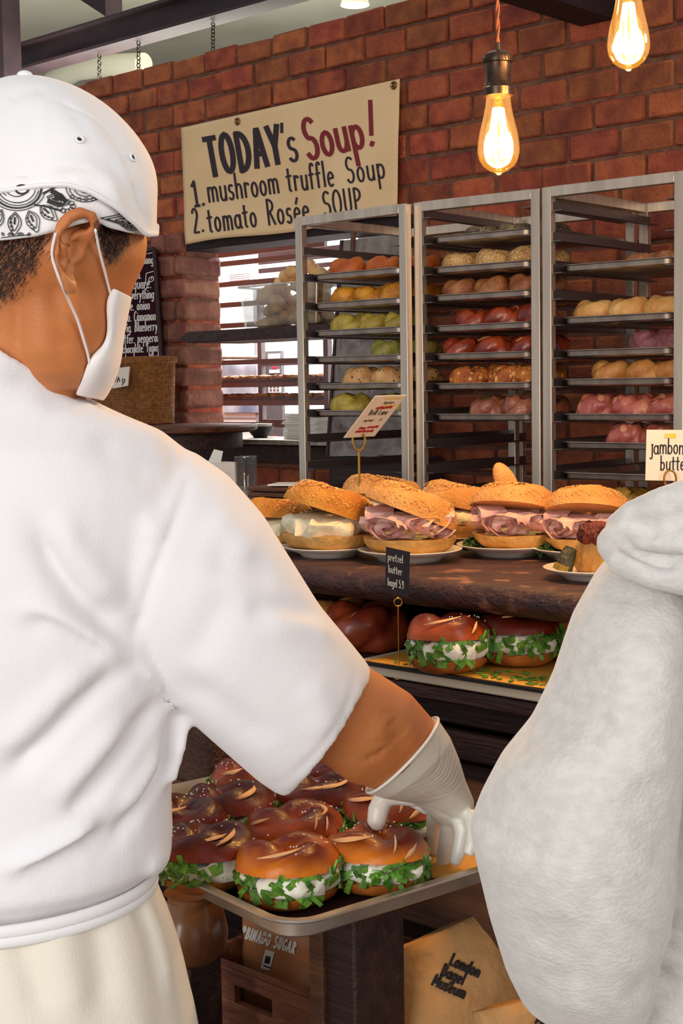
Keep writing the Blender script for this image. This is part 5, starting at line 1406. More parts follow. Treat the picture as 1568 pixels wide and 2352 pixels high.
b = MB()
b.loft([rp((-372, 1945), (-268, 1900), 1.485, .034), rp((-345, 1950), (-262, 1912), 1.53, .030), rp((-325, 1960), (-235, 1925), 1.575, .020), rp((-305, 1962), (-225, 1935), 1.61, .013)])
for dx, ln, dy in ((-300, .050, 4), (-279, .058, 0), (-258, .054, -4), (-238, .042, -8)):
    b.tube([P(dx, 1950+dy, 1.60), P(dx+3, 1952+dy, 1.60+ln*.6), P(dx+6, 1968+dy, 1.60+ln*1.1), P(dx+8, 1990+dy, 1.60+ln*1.3)], [.0105, .0100, .0092, .006], 12)
b.tube([P(-262, 1925, 1.54), P(-220, 1945, 1.57), P(-205, 1972, 1.60), P(-203, 1990, 1.612)], [.0125, .0115, .0105, .007], 12)
finish(remesh(b, .0024, 3), 'glove', M_glove, man)

# ------------------------------------------------------------------ the person in the grey hoodie
M_fleece = mat('grey_marl_fleece', (212, 209, 202), .95, col2=(200, 197, 191), scale=70, bump=.22, bscale=220, sheen=.3, stretch=(1, 1, 1.5))
pf = P(1830, 1300, 1.28); lady = empty('person', (pf.x, pf.y, 0))
tag(lady, 'person in a light grey hooded sweatshirt seen from behind at right', 'person')
LY = 1.15
b = MB()
b.loft([rp((1560, 1240), (2050, 1240), 1.25, .07), rp((1420, 1285), (2180, 1300), 1.25, .09), rp((1375, 1370), (2240, 1380), 1.25, .11), rp((1350, 1500), (2260, 1500), 1.25, .12), rp((1345, 1800), (2250, 1800), 1.26, .125), rp((1350, 2100), (2250, 2100), 1.26, .125), rp((1400, 2330), (2230, 2330), 1.26, .125), rp((1455, 2480), (2220, 2480), 1.26, .12)])
b.loft([rp((1420, 1262), (1600, 1300), 1.21, .06), rp((1374, 1318), (1580, 1380), 1.19, .075), rp((1318, 1420), (1575, 1480), 1.17, .085), rp((1272, 1560), (1570, 1590), 1.16, .09), rp((1222, 1662), (1565, 1690), 1.155, .092), rp((1152, 1745), (1560, 1780), 1.15, .095), rp((1104, 1835), (1556, 1860), 1.15, .098),
        rp((1078, 1905), (1550, 1940), 1.15, .098), rp((1094, 1985), (1545, 2030), 1.155, .096), rp((1124, 2110), (1530, 2140), 1.165, .092), rp((1160, 2225), (1510, 2230), 1.18, .085), rp((1195, 2295), (1490, 2300), 1.20, .075), rp((1290, 2338), (1455, 2336), 1.22, .05)])
R_ = lambda l, r, Y, dh: rp((3640-r[0], r[1]), (3640-l[0], l[1]), Y, dh)
b.loft([R_((1420, 1262), (1600, 1300), 1.26, .06), R_((1374, 1318), (1580, 1380), 1.25, .075), R_((1318, 1420), (1575, 1480), 1.245, .085), R_((1272, 1560), (1570, 1590), 1.24, .088), R_((1222, 1762), (1565, 1690), 1.25, .09),
        R_((1200, 1905), (1550, 1940), 1.27, .09), R_((1240, 2110), (1530, 2140), 1.31, .085), R_((1290, 2225), (1510, 2230), 1.34, .075), R_((1340, 2300), (1455, 2296), 1.37, .045)])
me = remesh(b, .0045, 8)
for ln, w, d in (([(1330, 1990), (1400, 2050), (1470, 2120), (1568, 2205)], .006, .004), ([(1560, 2000), (1500, 1900), (1470, 1780)], .03, .006), ([(1568, 2240), (1500, 2260), (1440, 2310)], .02, .006), ([(1240, 1660), (1330, 1640), (1430, 1660)], .025, .005), ([(1130, 1800), (1230, 1780), (1330, 1800)], .025, -.004),
                 ([(1395, 1310), (1350, 1430), (1320, 1560)], .012, -.003), ([(1430, 1420), (1440, 1600), (1420, 1800)], .04, -.004), ([(1100, 1920), (1180, 1930), (1260, 1980)], .02, .004), ([(1230, 2100), (1300, 2200), (1340, 2300)], .025, .004), ([(1380, 1345), (1460, 1372), (1568, 1392)], .012, .004)):
    carve(me, ln, w, d)
hood_body = finish(me, 'sweatshirt', M_fleece, lady)
b = MB()
b.tube([P(1560, 1205, 1.23), P(1440, 1222, 1.2), P(1408, 1248, 1.16), P(1432, 1284, 1.125), P(1500, 1310, 1.11), P(1600, 1326, 1.10), P(1800, 1335, 1.10), P(2000, 1320, 1.11), P(2100, 1280, 1.15)], [.012, .016, .015, .014, .015, .017, .02, .02, .018], 14)
b.loft([rp((1520, 1160), (2080, 1150), 1.19, .045), rp((1440, 1190), (2130, 1190), 1.175, .06), rp((1420, 1230), (2150, 1240), 1.17, .065), rp((1430, 1275), (2140, 1290), 1.17, .06), rp((1480, 1300), (2080, 1330), 1.18, .045)])
b.tube([P(1405, 1205, 1.19), P(1450, 1182, 1.165), P(1520, 1162, 1.15), P(1600, 1142, 1.145), P(1700, 1130, 1.145)], [.008, .012, .016, .018, .018], 12)
me = remesh(b, .004, 8)
for ln, w, d in (([(1406, 1222), (1440, 1250), (1500, 1280), (1568, 1294)], .008, .011), ([(1460, 1180), (1470, 1210), (1500, 1240)], .008, .003), ([(1395, 1255), (1440, 1298), (1520, 1322)], .003, .0015), ([(1568, 1200), (1520, 1215), (1490, 1240)], .012, .003)):
    carve(me, ln, w, d)
finish(me, 'hood', M_fleece, lady)
# body out of frame: head, neck, legs
b = MB()
hc = P(1990, 830, 1.36); b.ell(hc, (.072, .088, .108), 24, 16); b.ell(hc+Vector((0, .07, -.045)), (.052, .045, .06), 16, 10); b.ell(hc+Vector((0, .118, -.02)), (.012, .016, .022), 12, 8); b.ell(hc+Vector((.074, .0, -.02)), (.008, .018, .03), 12, 8); b.ell(hc+Vector((-.074, .0, -.02)), (.008, .018, .03), 12, 8); b.loft([rp((1890, 950), (2070, 950), 1.33, .05), rp((1880, 1150), (2080, 1150), 1.30, .055), rp((1700, 1300), (2200, 1300), 1.27, .07), rp((1560, 1600), (2100, 1600), 1.26, .09), rp((1560, 2400), (2100, 2400), 1.26, .1)])
me = remesh(b, .006, 4); finish(me, 'body', M_skin, lady)
hb = MB(); hb.ell(hc+Vector((0, -.018, .018)), (.082, .088, .104), 24, 16); hb.ell(hc+Vector((0, -.05, -.06)), (.066, .045, .07), 18, 12); hb.ell(hc+Vector((0, .055, .072)), (.06, .05, .035), 16, 10)
for q in range(34):
    a = 2*pi*q/34; hb.tube([hc+Vector((.05*cos(a), -.02+.05*sin(a), .112)), hc+Vector((.08*cos(a), -.02+.086*sin(a), .03)), hc+Vector((.074*cos(a), -.035+.07*sin(a), -.05-.05*max(0, -sin(a))))] if sin(a) < .45 else [hc+Vector((.03*cos(a), .0, .118)), hc+Vector((.07*cos(a), .07*sin(a), .09)), hc+Vector((.078*cos(a), .088*sin(a), .05))], [.012, .013, .007], 8)
hm_ = remesh(hb, .004, 2); o = finish(hm_, 'hair', M_hair, lady)
M_jean = mat('pale_denim', (150, 160, 178), .85, col2=(128, 140, 162), scale=60, bump=.2, bscale=300)
q0 = lady.location
o = MB().loft([rp((1452, 2420), (2215, 2420), 1.26, .118), rp((1460, 2700), (2200, 2700), 1.27, .125), rp((1480, 2900), (2190, 2900), 1.27, .11)]).build('jeans', M_jean, angle=180); adopt(lady, o)
for x in (-.07, .09):
    q = q0+Vector((x, 0, 0)); o = MB().loft([[q+Vector((r*cos(2*pi*j/20), r*sin(2*pi*j/20), z)) for j in range(20)] for z, r in ((.05, .06), (.45, .075), (.82, .095))]).build('jean_leg', M_jean, angle=180); adopt(lady, o)
    o = MB().ell(q+Vector((0, .05, .035)), (.05, .12, .035), 20, 10).build('shoe', M_white, angle=180); adopt(lady, o)
ws = P(1437, 1166, 1.28)
wd = MB().hexa([P(1420, 1195, 1.285), P(1437, 1195, 1.28), P(1437, 1195, 1.288), P(1420, 1195, 1.293)], [P(1437, 1152, 1.285), P(1456, 1148, 1.28), P(1456, 1148, 1.288), P(1437, 1152, 1.293)]).build('wooden_chopsticks', mat('pale_wood', (204, 158, 110), .6, col2=(182, 132, 88), scale=30))
adopt(lady, wd)
# ------------------------------------------------------------------ soup sign on the wall
random.seed(55)
def WB(x0, y0, x1, y1, n, th):
    """box parallel to the wall whose front face covers the given photo window at distance n"""
    xm, ym = (x0+x1)/2, (y0+y1)/2; a, b = U(x0, ym, n), U(x1, ym, n); z1, z0 = PN(xm, y0, n).z, PN(xm, y1, n).z
    return MB().box(WP((a+b)/2, n+th/2, (z0+z1)/2), (abs(b-a), th, abs(z1-z0)), RW)
nS_ = N0-.035
tl, tr, br, bl = PN(417, 294, nS_), PN(919, 181, nS_), PN(911, 497, nS_), PN(427, 562, nS_)
K1, K2 = 60, 30; vs = []
for i in range(K1+1):
    for j in range(K2+1):
        s, t = i/K1, j/K2; p = tl.lerp(tr, s).lerp(bl.lerp(br, s), t)
        w = .005*noise.noise(Vector((s*5, t*3, 1)))+.006*sin(3.2*s*pi)*t
        p = p-WN_*(w+.004)+Vector((0, 0, .006*sin(s*9)*t))
        vs.append(p)
me = MB().add(vs, [(i*(K2+1)+j, i*(K2+1)+j+1, (i+1)*(K2+1)+j+1, (i+1)*(K2+1)+j) for i in range(K1) for j in range(K2)]).mesh('cloth_sign')
sign = link(me, 'cloth_sign', mat('canvas', (240, 210, 164), .85, col2=(230, 196, 146), scale=3, bump=.15, bscale=300), None, True, 180); sign.modifiers.new('s', 'SOLIDIFY').thickness = .0015
tag(sign, 'cream canvas sign with hand-painted soup menu hanging on the brick wall', 'sign')
bv = bvh_of(me)
M_paint = mat('dark_paint', (44, 30, 38), .7); M_red = mat('red_paint', (128, 28, 34), .7)
def word(s, h, x, y, rot, w, m, nm, sx, gap=.1, slant=0):
    return ink_surface(pxtext(s, h, x, y, rot, sx=sx, gap=gap, slant=slant, jit=.02), w, bv, .0022, nm, m, sign, None, 3)
def fit(s, h, x, y, rot, w, m, nm, width, gap=.1):
    lo = sum((G['e' if c == 'é' else c][0]) for c in s); sx = (width/h-gap*(len(s)-1))/lo
    word(s, h, x, y, rot, w, m, nm, max(sx, .2), gap)
fit('TODAY', 86, 482, 404, -.175, 12.5, M_paint, 'lettering', 172, .10); word("'", 80, 657, 366, -.175, 7, M_paint, 'lettering', .6); word('s', 92, 666, 370, -.175, 7.5, M_paint, 'lettering', .62)
fit('Soup', 92, 709, 366, -.21, 10.5, M_red, 'red_lettering', 134, .08); word('!', 92, 850, 336, -.2, 10, M_red, 'red_lettering', 1.15)
fit('1.', 58, 446, 474, -.15, 6, M_paint, 'lettering', 26); fit('mushroom', 58, 480, 465, -.135, 5.0, M_paint, 'lettering', 164, .08); fit('truffle', 58, 662, 440, -.13, 5.0, M_paint, 'lettering', 108, .09); fit('Soup', 58, 799, 421, -.14, 5.0, M_paint, 'lettering', 88, .10)
fit('2.', 56, 446, 535, -.13, 5.0, M_paint, 'lettering', 24); fit('tomato', 56, 480, 533, -.125, 5.0, M_paint, 'lettering', 112, .09); fit('Rosée', 58, 617, 517, -.12, 5.0, M_paint, 'lettering', 96, .09); fit('SOUP', 56, 746, 497, -.13, 5.0, M_paint, 'lettering', 88, .09)
M_grom = mat('brass_eyelet', (150, 110, 60), .3, 1.0)
for x, y in ((546, 279), (905, 196)):
    h, n = hit(bv, x, y); o = MB().tube([h-WN_*.003+(WT*cos(t)+Vector((0, 0, 1))*sin(t))*.012 for t in [2*pi*k/20 for k in range(20)]], .005, 8, loop=True).build('eyelet', M_grom, sign); MB().ell(h-WN_*.002, (.007, .007, .007), 10, 8).build('screw_head', M_steel_dk, sign)

# ------------------------------------------------------------------ pendant bulbs
M_sock = mat('bronze_socket', (92, 74, 62), .32, .9, col2=(60, 48, 42), scale=40); M_cord = mat('braided_cord', (116, 66, 44), .8)
M_fil = bpy.data.materials.new('glowing_filament'); M_fil.use_nodes = True
_b = M_fil.node_tree.nodes['Principled BSDF']; _b.inputs['Emission Color'].default_value = (1, .72, .34, 1); _b.inputs['Emission Strength'].default_value = 38; _b.inputs['Base Color'].default_value = (1, .8, .4, 1)
M_bulb = clear('amber_bulb_glass', (255, 226, 160), .18, (255, 176, 70), .32)
def pendant(px, ytip, Y, label):
    s = Y/F; tip = P(px, ytip, Y); root = empty('pendant_bulb', tip); tag(root, label, 'light bulb', 'bare filament bulbs hanging over the counter')
    k = s*95/.094*1.0; h = s*175
    R = s*47.5
    prof = [(.0005, -.001), (.004, .000), (R*.16, h*.018), (R*.45, h*.05), (R*.74, h*.11), (R*.92, h*.19), (R*.99, h*.27), (R, h*.33), (R*.97, h*.42), (R*.90, h*.53), (R*.80, h*.64), (R*.70, h*.75), (R*.62, h*.86), (R*.585, h*.95), (R*.56, h*1.0)]
    MB().lathe(prof, n=40, cap0=True, cap1=False).build('glass_bulb', M_bulb, root, angle=180)
    for q in range(8):
        a = 2*pi*q/8; r0, r1 = R*.22, R*.42
        MB().tube([(r0*cos(a), r0*sin(a), h*.84), (r1*cos(a+.25), r1*sin(a+.25), h*.5), (R*.36*cos(a+.4), R*.36*sin(a+.4), h*.22)], R*.062, 6).build('filament', M_fil, root, angle=180)
    MB().lathe([(.001, h*.12), (R*.05, h*.12), (R*.06, h*.7), (R*.2, h*.9), (R*.2, h*1.0)], n=16).build('glass_stem', M_bulb, root, angle=180)
    z = h*1.0
    MB().lathe([(R*.5, z-.002), (R*.7, z-.001), (R*.7, z+h*.09), (R*.66, z+h*.10), (R*.62, z+h*.16), (R*.6, z+h*.17), (R*.62, z+h*.40), (R*.70, z+h*.41), (R*.72, z+h*.46), (R*.66, z+h*.51), (R*.4, z+h*.55), (R*.16, z+h*.57), (R*.13, z+h*.66), (R*.05, z+h*.67)], n=32).build('socket', M_sock, root)
    mb = MB()
    for q in range(28):
        a = 2*pi*q/28; mb.box((R*.71*cos(a), R*.71*sin(a), z+h*.435), (.0016, .0016, h*.05), Matrix.Rotation(a, 3, 'Z'))
    mb.build('knurled_ring', M_sock, root)
    top = 2.57-tip.z; n = 120
    for ph in (0, pi):
        MB().tube([(R*.05*cos(ph+q*.55), R*.05*sin(ph+q*.55), z+h*.64+(top-z-h*.64)*q/n) for q in range(n+1)], R*.06, 6).build('cord', M_cord, root, angle=180)
pendant(1145, 401, 2.2, 'lit filament bulb with its bronze socket and brown cord in view')
pendant(1443, 162, 2.0, 'lit filament bulb at the top edge, upper right, its socket out of frame')

# ------------------------------------------------------------------ chalkboard, round table, basket by the pillar
nB_ = N0-.07
cb = [PN(190, 600, nB_), PN(354, 572, nB_), PN(371, 842, nB_), PN(196, 850, nB_)]
fr_ = WN_*-.02
board = MB().hexa([cb[3]-fr_, cb[2]-fr_, cb[1]-fr_, cb[0]-fr_], [cb[3], cb[2], cb[1], cb[0]]).build('chalkboard', mat('chalkboard_face', (52, 18, 30), .85, col2=(40, 14, 24), scale=6, spec=.1), smooth=False)
tag(board, 'dark chalkboard menu leaning on the pillar behind the wicker basket', 'chalkboard')
mb = MB()
for a, b in ((cb[1], cb[2]), (cb[0], cb[1])): mb.tube([a, b], .010, 6)
mb.build('frame', mat('board_frame', (46, 22, 22), .6), board)
bv = bvh_of(board.data)
for s, x, y, h, sx in (('long', 332, 606, 20, .5), ('n.', 316, 640, 20, .5), ('Square.', 298, 664, 24, .55), ('Everything', 296, 688, 22, .48), ('olive. onion', 280, 714, 22, .5), ('pesto. Cinnamon', 270, 740, 22, .46), ('n. Fig. Blueberry', 270, 764, 22, .48), ('butter. pepperoni', 272, 790, 22, .48), ('c chocolate. Tomato', 272, 812, 20, .46), ('tomato cheese. Whole', 262, 834, 20, .46)):
    ink_surface(pxtext(s, h, x, y, -.06, sx=sx, gap=.07, slant=.1), 2.3, bv, .001, 'chalk_lettering', M_chalk, board, None, 4)
ink_surface([[(338, 583), (352, 580), (356, 622), (336, 628), (334, 654), (320, 656)], petal(352, 636, 2.3, 16, 5), [(344, 645), (334, 668)], [(350, 634), (347, 642)]], 1.8, bv, .001, 'chalk_drawing', M_chalk, board, None, 3)
nT = N0-.40; tc_ = PN(395, 977, nT); M_top = mat('table_top_wood', (108, 62, 34), .5, col2=(70, 38, 26), scale=6, bump=.4, bscale=30, stretch=(.7, 6, 6))
root = empty('round_table', (tc_.x, tc_.y, 0)); tag(root, 'round wooden table on a dark pedestal in front of the pillar', 'table'); zt3 = tc_.z
MB().lathe([(.001, zt3-.03), (.345, zt3-.03), (.362, zt3-.022), (.365, zt3-.008), (.36, zt3), (.001, zt3)], n=64).build('tabletop', M_top, root)
MB().lathe([(.26, zt3-.10), (.3, zt3-.095), (.3, zt3-.03), (.001, zt3-.03)], n=40).build('apron', M_wood_dk, root)
MB().lathe([(.001, 0), (.2, 0), (.2, .04), (.06, .1), (.05, .4), (.075, .55), (.05, .7), (.08, .9), (.05, 1.0), (.09, 1.15), (.07, zt3-.098), (.001, zt3-.098)], n=32).build('pedestal', M_wood_dk, root)
nK = N0-.27; kl, kr = U(236, 900, nK), U(380, 900, nK); kp = PN(308, 905, nK)
zk = zt3+.001; hk = PN(308, 832, nK).z-zk; rings = []
w_, d_ = abs(kr-kl), .2
def rrect(w, d, z, n=48, e=.45):
    out = []
    for j in range(n):
        a = 2*pi*j/n; c, s = cos(a), sin(a)
        out.append(Vector((w/2*(abs(c)**e)*(1 if c > 0 else -1), d/2*(abs(s)**e)*(1 if s > 0 else -1), z)))
    return out
M_wick = wave_bump(mat('wicker_weave', (206, 136, 62), .65, col2=(160, 96, 40), scale=60), 46, 1.0, 'Z', .01)
root = empty('wicker_basket', WP((kl+kr)/2, nK, zk), -WA); tag(root, 'tall brown wicker basket with a paper tag on the round table', 'basket')
mb = MB(); nr = 40
mb.loft([[p*(1+(.006 if i % 2 else -.006)) if True else p for p in rrect(w_*(.94+.06*i/nr), d_*(.94+.06*i/nr), hk*i/nr)] for i in range(nr+1)]+[rrect(w_*.93, d_*.9, hk), rrect(w_*.9, d_*.85, hk*.3)], True, True)
mb.build('woven_body', M_wick, root, angle=80)
mb = MB()
for k in range(3): mb.tube([p+Vector((0, 0, .008*k)) for p in rrect(w_*1.01, d_*1.02, hk, 60)], .0065, 6, loop=True)
mb.build('braided_rim', M_wick, root)
tg = [PN(262, 846, nK-.135), PN(297, 842, nK-.135), PN(293, 886, nK-.135), PN(258, 893, nK-.135)]
o = MB().hexa([tg[3]+WN_*.004, tg[2]+WN_*.004, tg[1]+WN_*.004, tg[0]+WN_*.004], [tg[3], tg[2], tg[1], tg[0]]).build('paper_tag', M_card, smooth=False)
adopt_rot = root.rotation_euler.to_matrix().to_4x4(); adopt(root, o)
o2 = ink_surface([[(264, 876), (268, 864)], [(269, 878), (272, 866), (275, 876)], [(281, 884), (284, 878)], arc(284, 874, 3, 4, 0, 360, 8)], 2.2, bvh_of(o.data), .001, 'ink_mark', M_ink, None, None, 3); adopt(root, o2)

# ------------------------------------------------------------------ plank shelf in the opening, tub of rolls
nP_ = N0-.13; a = PN(407, 768, nP_); u_l = a.dot(WT); u_r = U(790, 768, nP_); zsf = PN(560, 768, nP_).z
mb = MB(); th = .05
mb.loft([[WP(u_l, nP_+.02, zsf-.006), WP(u_l, nP_+.04, zsf-.006), WP(u_l, nP_+.04, zsf+.006), WP(u_l, nP_+.02, zsf+.006)],
         [WP(u_l+.07, nP_, zsf-th/2), WP(u_l+.07, nP_+.32, zsf-th/2), WP(u_l+.07, nP_+.32, zsf+th/2), WP(u_l+.07, nP_, zsf+th/2)],
         [WP(u_r, nP_, zsf-th/2), WP(u_r, nP_+.32, zsf-th/2), WP(u_r, nP_+.32, zsf+th/2), WP(u_r, nP_, zsf+th/2)]])
o = mb.build('plank_shelf', M_wood_dk, bevel=.004); tag(o, 'dark wooden plank shelf crossing the kitchen opening', 'shelf')
zc0 = zsf+th/2+.001; c0, c1 = U(576, 740, nP_+.1), U(764, 740, nP_+.1); hc = PN(660, 655, nP_+.1).z-zc0; uc = (c0+c1)/2; wc = c1-c0
M_tub = clear('clear_plastic', (238, 240, 240), .14)
root = empty('clear_tub', WP(uc, nP_+.13, zc0), -WA); tag(root, 'clear plastic tub heaped with pale bread rolls on the plank shelf', 'container')
MB().loft([rounded(wc*.9, .2, .03, 0), rounded(wc*.92, .21, .03, .006), rounded(wc, .23, .035, hc), rounded(wc-.006, .224, .032, hc), rounded(wc*.915, .2, .027, .008), rounded(wc*.89, .19, .027, .004)]).build('tub_wall', M_tub, root)
MB().tube(rounded(wc+.008, .238, .038, hc), .005, 8, loop=True).build('rim', mat('plastic_rim', (214, 208, 196), .25, alpha=.75), root)
M_roll = mat('pale_roll', (236, 196, 138), .6, col2=(214, 164, 104), scale=22, bump=.3, bscale=120)
def roll_mesh(seed):
    rnd = random.Random(seed); L = .15; pts = []; rad = []
    for i in range(25):
        t = i/24-.5; pts.append(Vector((t*2*L*.62, .018*cos(t*4+seed), .008*sin(t*5+seed)))); rad.append(.027*(max(0.02, 1-(2*abs(t))**4))**.5*(1+.16*sin(22*t+seed)))
    return MB().tube(pts, rad, 12)
rolls = [roll_mesh(k).mesh('bread_roll') for k in range(3)]
for r_ in rolls: r_.materials.append(M_roll); r_.polygons.foreach_set('use_smooth', [True]*len(r_.polygons))
lay = []
for layer in range(6):
    z_ = .032+layer*.043; cnt = [2, 2, 2, 2, 2, 1][layer]; span = wc*.40
    for k in range(cnt):
        for row in (0, 1) if layer < 5 else (0,):
            lay.append((uc+(wc*.16 if layer > 3 else 0)+(k-(cnt-1)/2)*span+random.uniform(-.008, .008), nP_+.085+row*.085+(.04 if layer == 5 else 0), zc0+z_, layer, k, row, cnt))
LAYN = ['bottom', 'second', 'third', 'fourth', 'fifth', 'top']
for u_, n_, z_, layer, k, row, cnt in lay:
    o = bpy.data.objects.new('bread_roll', rolls[random.randrange(3)]); COL.objects.link(o); o.location = WP(u_, n_, z_); o.rotation_euler = (random.uniform(-.2, .2), random.uniform(-.25, .25)+(random.choice((-.5, .5)) if layer > 3 else 0), -WA+random.uniform(-.5, .5)); o.scale = (.85, 1, 1)
    tag(o, 'pale bread roll in clear tub, %s layer, %s row, %s from left' % (LAYN[layer], 'front' if row == 0 else 'back', ORD[k]), 'bread roll', 'rolls heaped in the clear tub')

# ------------------------------------------------------------------ kitchen beyond the opening
M_rail = mat('kitchen_rail', (104, 92, 94), .6)
nR1 = 4.95
kr0, kr1 = U(455, 800, nR1), U(752, 800, nR1)
root = empty('kitchen_rack', WP((kr0+kr1)/2, nR1, 0), -WA); tag(root, 'grey metal rack with trays of scones in the kitchen opening', 'rack'); Lr = kr1-kr0
zk_ = [PN(560, y, nR1).z for y in (572, 602, 650, 698, 746, 832, 884, 926, 975)]
for i, z in enumerate(zk_):
    for y in (0, .45): MB().box((0, y, z), (Lr, .02, .024 if i else .06)).build('rail', M_rail, root, smooth=False)
for x in (-Lr/2, Lr/2):
    for y in (0, .45): MB().box((x, y, 1.02), (.03, .03, 2.04)).build('post', M_rail, root, smooth=False)
M_scone = mat('scone', (190, 142, 100), .8, col2=(150, 100, 66), scale=40, bump=.8, bscale=100)
sc_me = []
for k in range(3):
    mb = lump(.042, .03, k*4.4, .012, n=20); m_ = mb.mesh('scone'); m_.materials.append(M_scone); m_.polygons.foreach_set('use_smooth', [True]*len(m_.polygons)); sc_me.append(m_)
for li, nm in ((6, 'upper'), (7, 'lower')):
    z = zk_[li]+.012
    o = MB().loft([rounded(Lr-.05, .4, .02, 0), rounded(Lr-.04, .41, .02, .018), rounded(Lr-.044, .406, .02, .018), rounded(Lr-.055, .395, .018, .003)]).build('kitchen_tray', M_rail)
    o.location = WP((kr0+kr1)/2, nR1+.225, z); o.rotation_euler = (0, 0, -WA); tag(o, '%s grey tray of scones in the kitchen opening' % nm, 'tray')
    for k in range(8):
        o = bpy.data.objects.new('scone', random.choice(sc_me)); COL.objects.link(o); o.location = WP(kr0+.1+(Lr-.2)*k/7, nR1+.07, z+.0035); o.rotation_euler = (0, 0, random.uniform(0, 6))
        tag(o, 'crumbly scone, %s from left on the %s kitchen tray' % (ORD[k], nm), 'scone', 'scones on the kitchen trays')
# white oven
nO = 6.0; M_oven = mat('white_enamel', (240, 240, 242), .3)
a0, a1 = U(488, 800, nO), U(660, 800, nO); zo = PN(575, 596, nO).z
root = empty('kitchen_oven', WP((a0+a1)/2, nO, 0), -WA); tag(root, 'tall white kitchen oven with a dark control panel behind the opening', 'oven')
MB().box((0, .35, zo/2), (a1-a0, .7, zo)).build('oven_body', M_oven, root, bevel=.006)
M_slot = mat('grey_slot', (150, 150, 152), .5); M_glassb = mat('oven_glass', (120, 132, 158), .12, col2=(200, 206, 216), scale=4); M_ctrl = mat('control_panel', (96, 94, 96), .4)
def oven_part(nm, box, th, m, out=.0, **k):
    o = WB(*box, nO-out-th, th).build(nm, m, **k); adopt(root, o); return o
oven_part('door_gap', (584, 610, 590, 1015), .004, M_slot)
for k in range(5): oven_part('vent_slat', (526, 628+k*4.5, 574, 630+k*4.5), .004, M_slot)
oven_part('door_glass', (510, 838, 590, 948), .012, M_glassb, bevel=.002)
oven_part('lower_seam', (500, 958, 655, 961), .004, M_slot)
cp = oven_part('control_panel', (610, 806, 648, 1012), .02, M_ctrl, bevel=.003)
for nm, bx, m in (('display', (615, 812, 642, 832), mat('display_grey', (176, 180, 186), .2)), ('button_row', (618, 849, 640, 857), M_oven), ('keypad', (616, 884, 644, 902), mat('keypad_white', (220, 220, 220), .4)), ('red_digits', (624, 843, 634, 846), mat('red_led', (220, 20, 40), .4, emit=(255, 30, 60), es=2.0)), ('red_digits', (626, 1002, 636, 1006), mat('red_led', (220, 20, 40), .4))):
    o = WB(*bx, nO-.026, .006).build(nm, m, smooth=False); adopt(root, o)
for k in range(6):
    o = WB(619+(k % 3)*8, 887+(k//3)*7, 624+(k % 3)*8, 891+(k//3)*7, nO-.028, .002).build('key', M_ctrl, smooth=False); adopt(root, o)
h0, h1 = PN(506, 821, nO-.06), PN(606, 821, nO-.06); o = MB().tube([h0, h1], .012, 12).build('door_handle', M_steel); adopt(root, o)
for x in (512, 600):
    o = MB().tube([PN(x, 821, nO-.06), PN(x, 821, nO+.0)], .008, 8).build('handle_bracket', M_steel_dk); adopt(root, o)
# paper stack and bowl on the sill
zs_ = ZS+.0115; M_paper = mat('white_paper', (226, 222, 212), .8)
us = U(722, 980, N0+.12); root = empty('paper_stack', WP(us, N0+.1, zs_), -WA); tag(root, 'stack of white paper sheets on the sill behind the left rack', 'paper stack')
mb = MB()
for k in range(14): mb.box((random.uniform(-.012, .012), random.uniform(-.008, .008), .004+.0078*k), (.2, .14, .0068), Matrix.Rotation(random.uniform(-.06, .06), 3, 'Z'))
mb.build('sheets', M_paper, root, smooth=False)
pb_ = PN(598, 1005, N0+.1); o = MB().lathe([(.001, 0), (.03, 0), (.055, .03), (.062, .05), (.058, .05), (.03, .008), (.001, .006)], n=28).build('black_bowl', M_black); bowl_ = o; o.location = (pb_.x, pb_.y, zs_); tag(o, 'small black bowl on the steel sill', 'bowl')
o = MB().lathe([(.001, .0), (.05, 0), (.055, .012), (.001, .014)], n=28).build('white_lid', M_paper); o.location = (pb_.x, pb_.y, zs_+.0505); o.location = (0, 0, .0505); o.name = 'lid'; o.parent = bowl_
# cabinet with a plastic-wrapped board standing behind the left rack
nW = N0-.22; wu0, wu1 = U(752, 1000, nW), U(948, 1000, nW); zw = PN(850, 1050, nW).z
root = empty('side_cabinet', WP((wu0+wu1)/2, nW+.09, 0), -WA); tag(root, 'dark low cabinet behind the left rack under the plastic-wrapped board', 'cabinet')
MB().box((0, 0, zw/2+.0), (wu1-wu0, .17, zw)).build('carcass', mat('dark_panel', (52, 34, 38), .7), root, bevel=.003)
MB().box((0, -.088, zw/2), (wu1-wu0-.04, .006, zw-.1)).build('door', M_wood_dk, root, bevel=.002); MB().ell((.12, -.096, zw*.7), (.01, .008, .01), 12, 8).build('knob', M_brass, root)
q0, q1, q2, q3 = PN(793, 552, nW+.10), PN(940, 540, nW+.10), PN(938, 1045, nW+.01), PN(760, 1048, nW+.01)
M_wrap = mat('wrapped_board', (158, 146, 132), .25, col2=(100, 84, 78), scale=9, coat=.5, bump=.9, bscale=22, lo=.3, hi=.7)
vs = []; KA, KB = 34, 70
for i in range(KA+1):
    for j in range(KB+1):
        s, t = i/KA, j/KB; p = q0.lerp(q1, s).lerp(q3.lerp(q2, s), t); e = sin(pi*s)**.3*sin(pi*t)**.3
        vs.append(p-WN_*(.012+e*(.018*noise.noise(Vector((s*5, t*9, 2)))+.012*noise.noise(Vector((s*14, t*24, 5))))))
root = empty('wrapped_board', q3.lerp(q2, .5)); tag(root, 'tall board wrapped in crumpled clear plastic leaning behind the left rack', 'board')
o = MB().add(vs, [(i*(KB+1)+j, i*(KB+1)+j+1, (i+1)*(KB+1)+j+1, (i+1)*(KB+1)+j) for i in range(KA) for j in range(KB)]).build('plastic_wrap', M_wrap, angle=180); adopt(root, o)
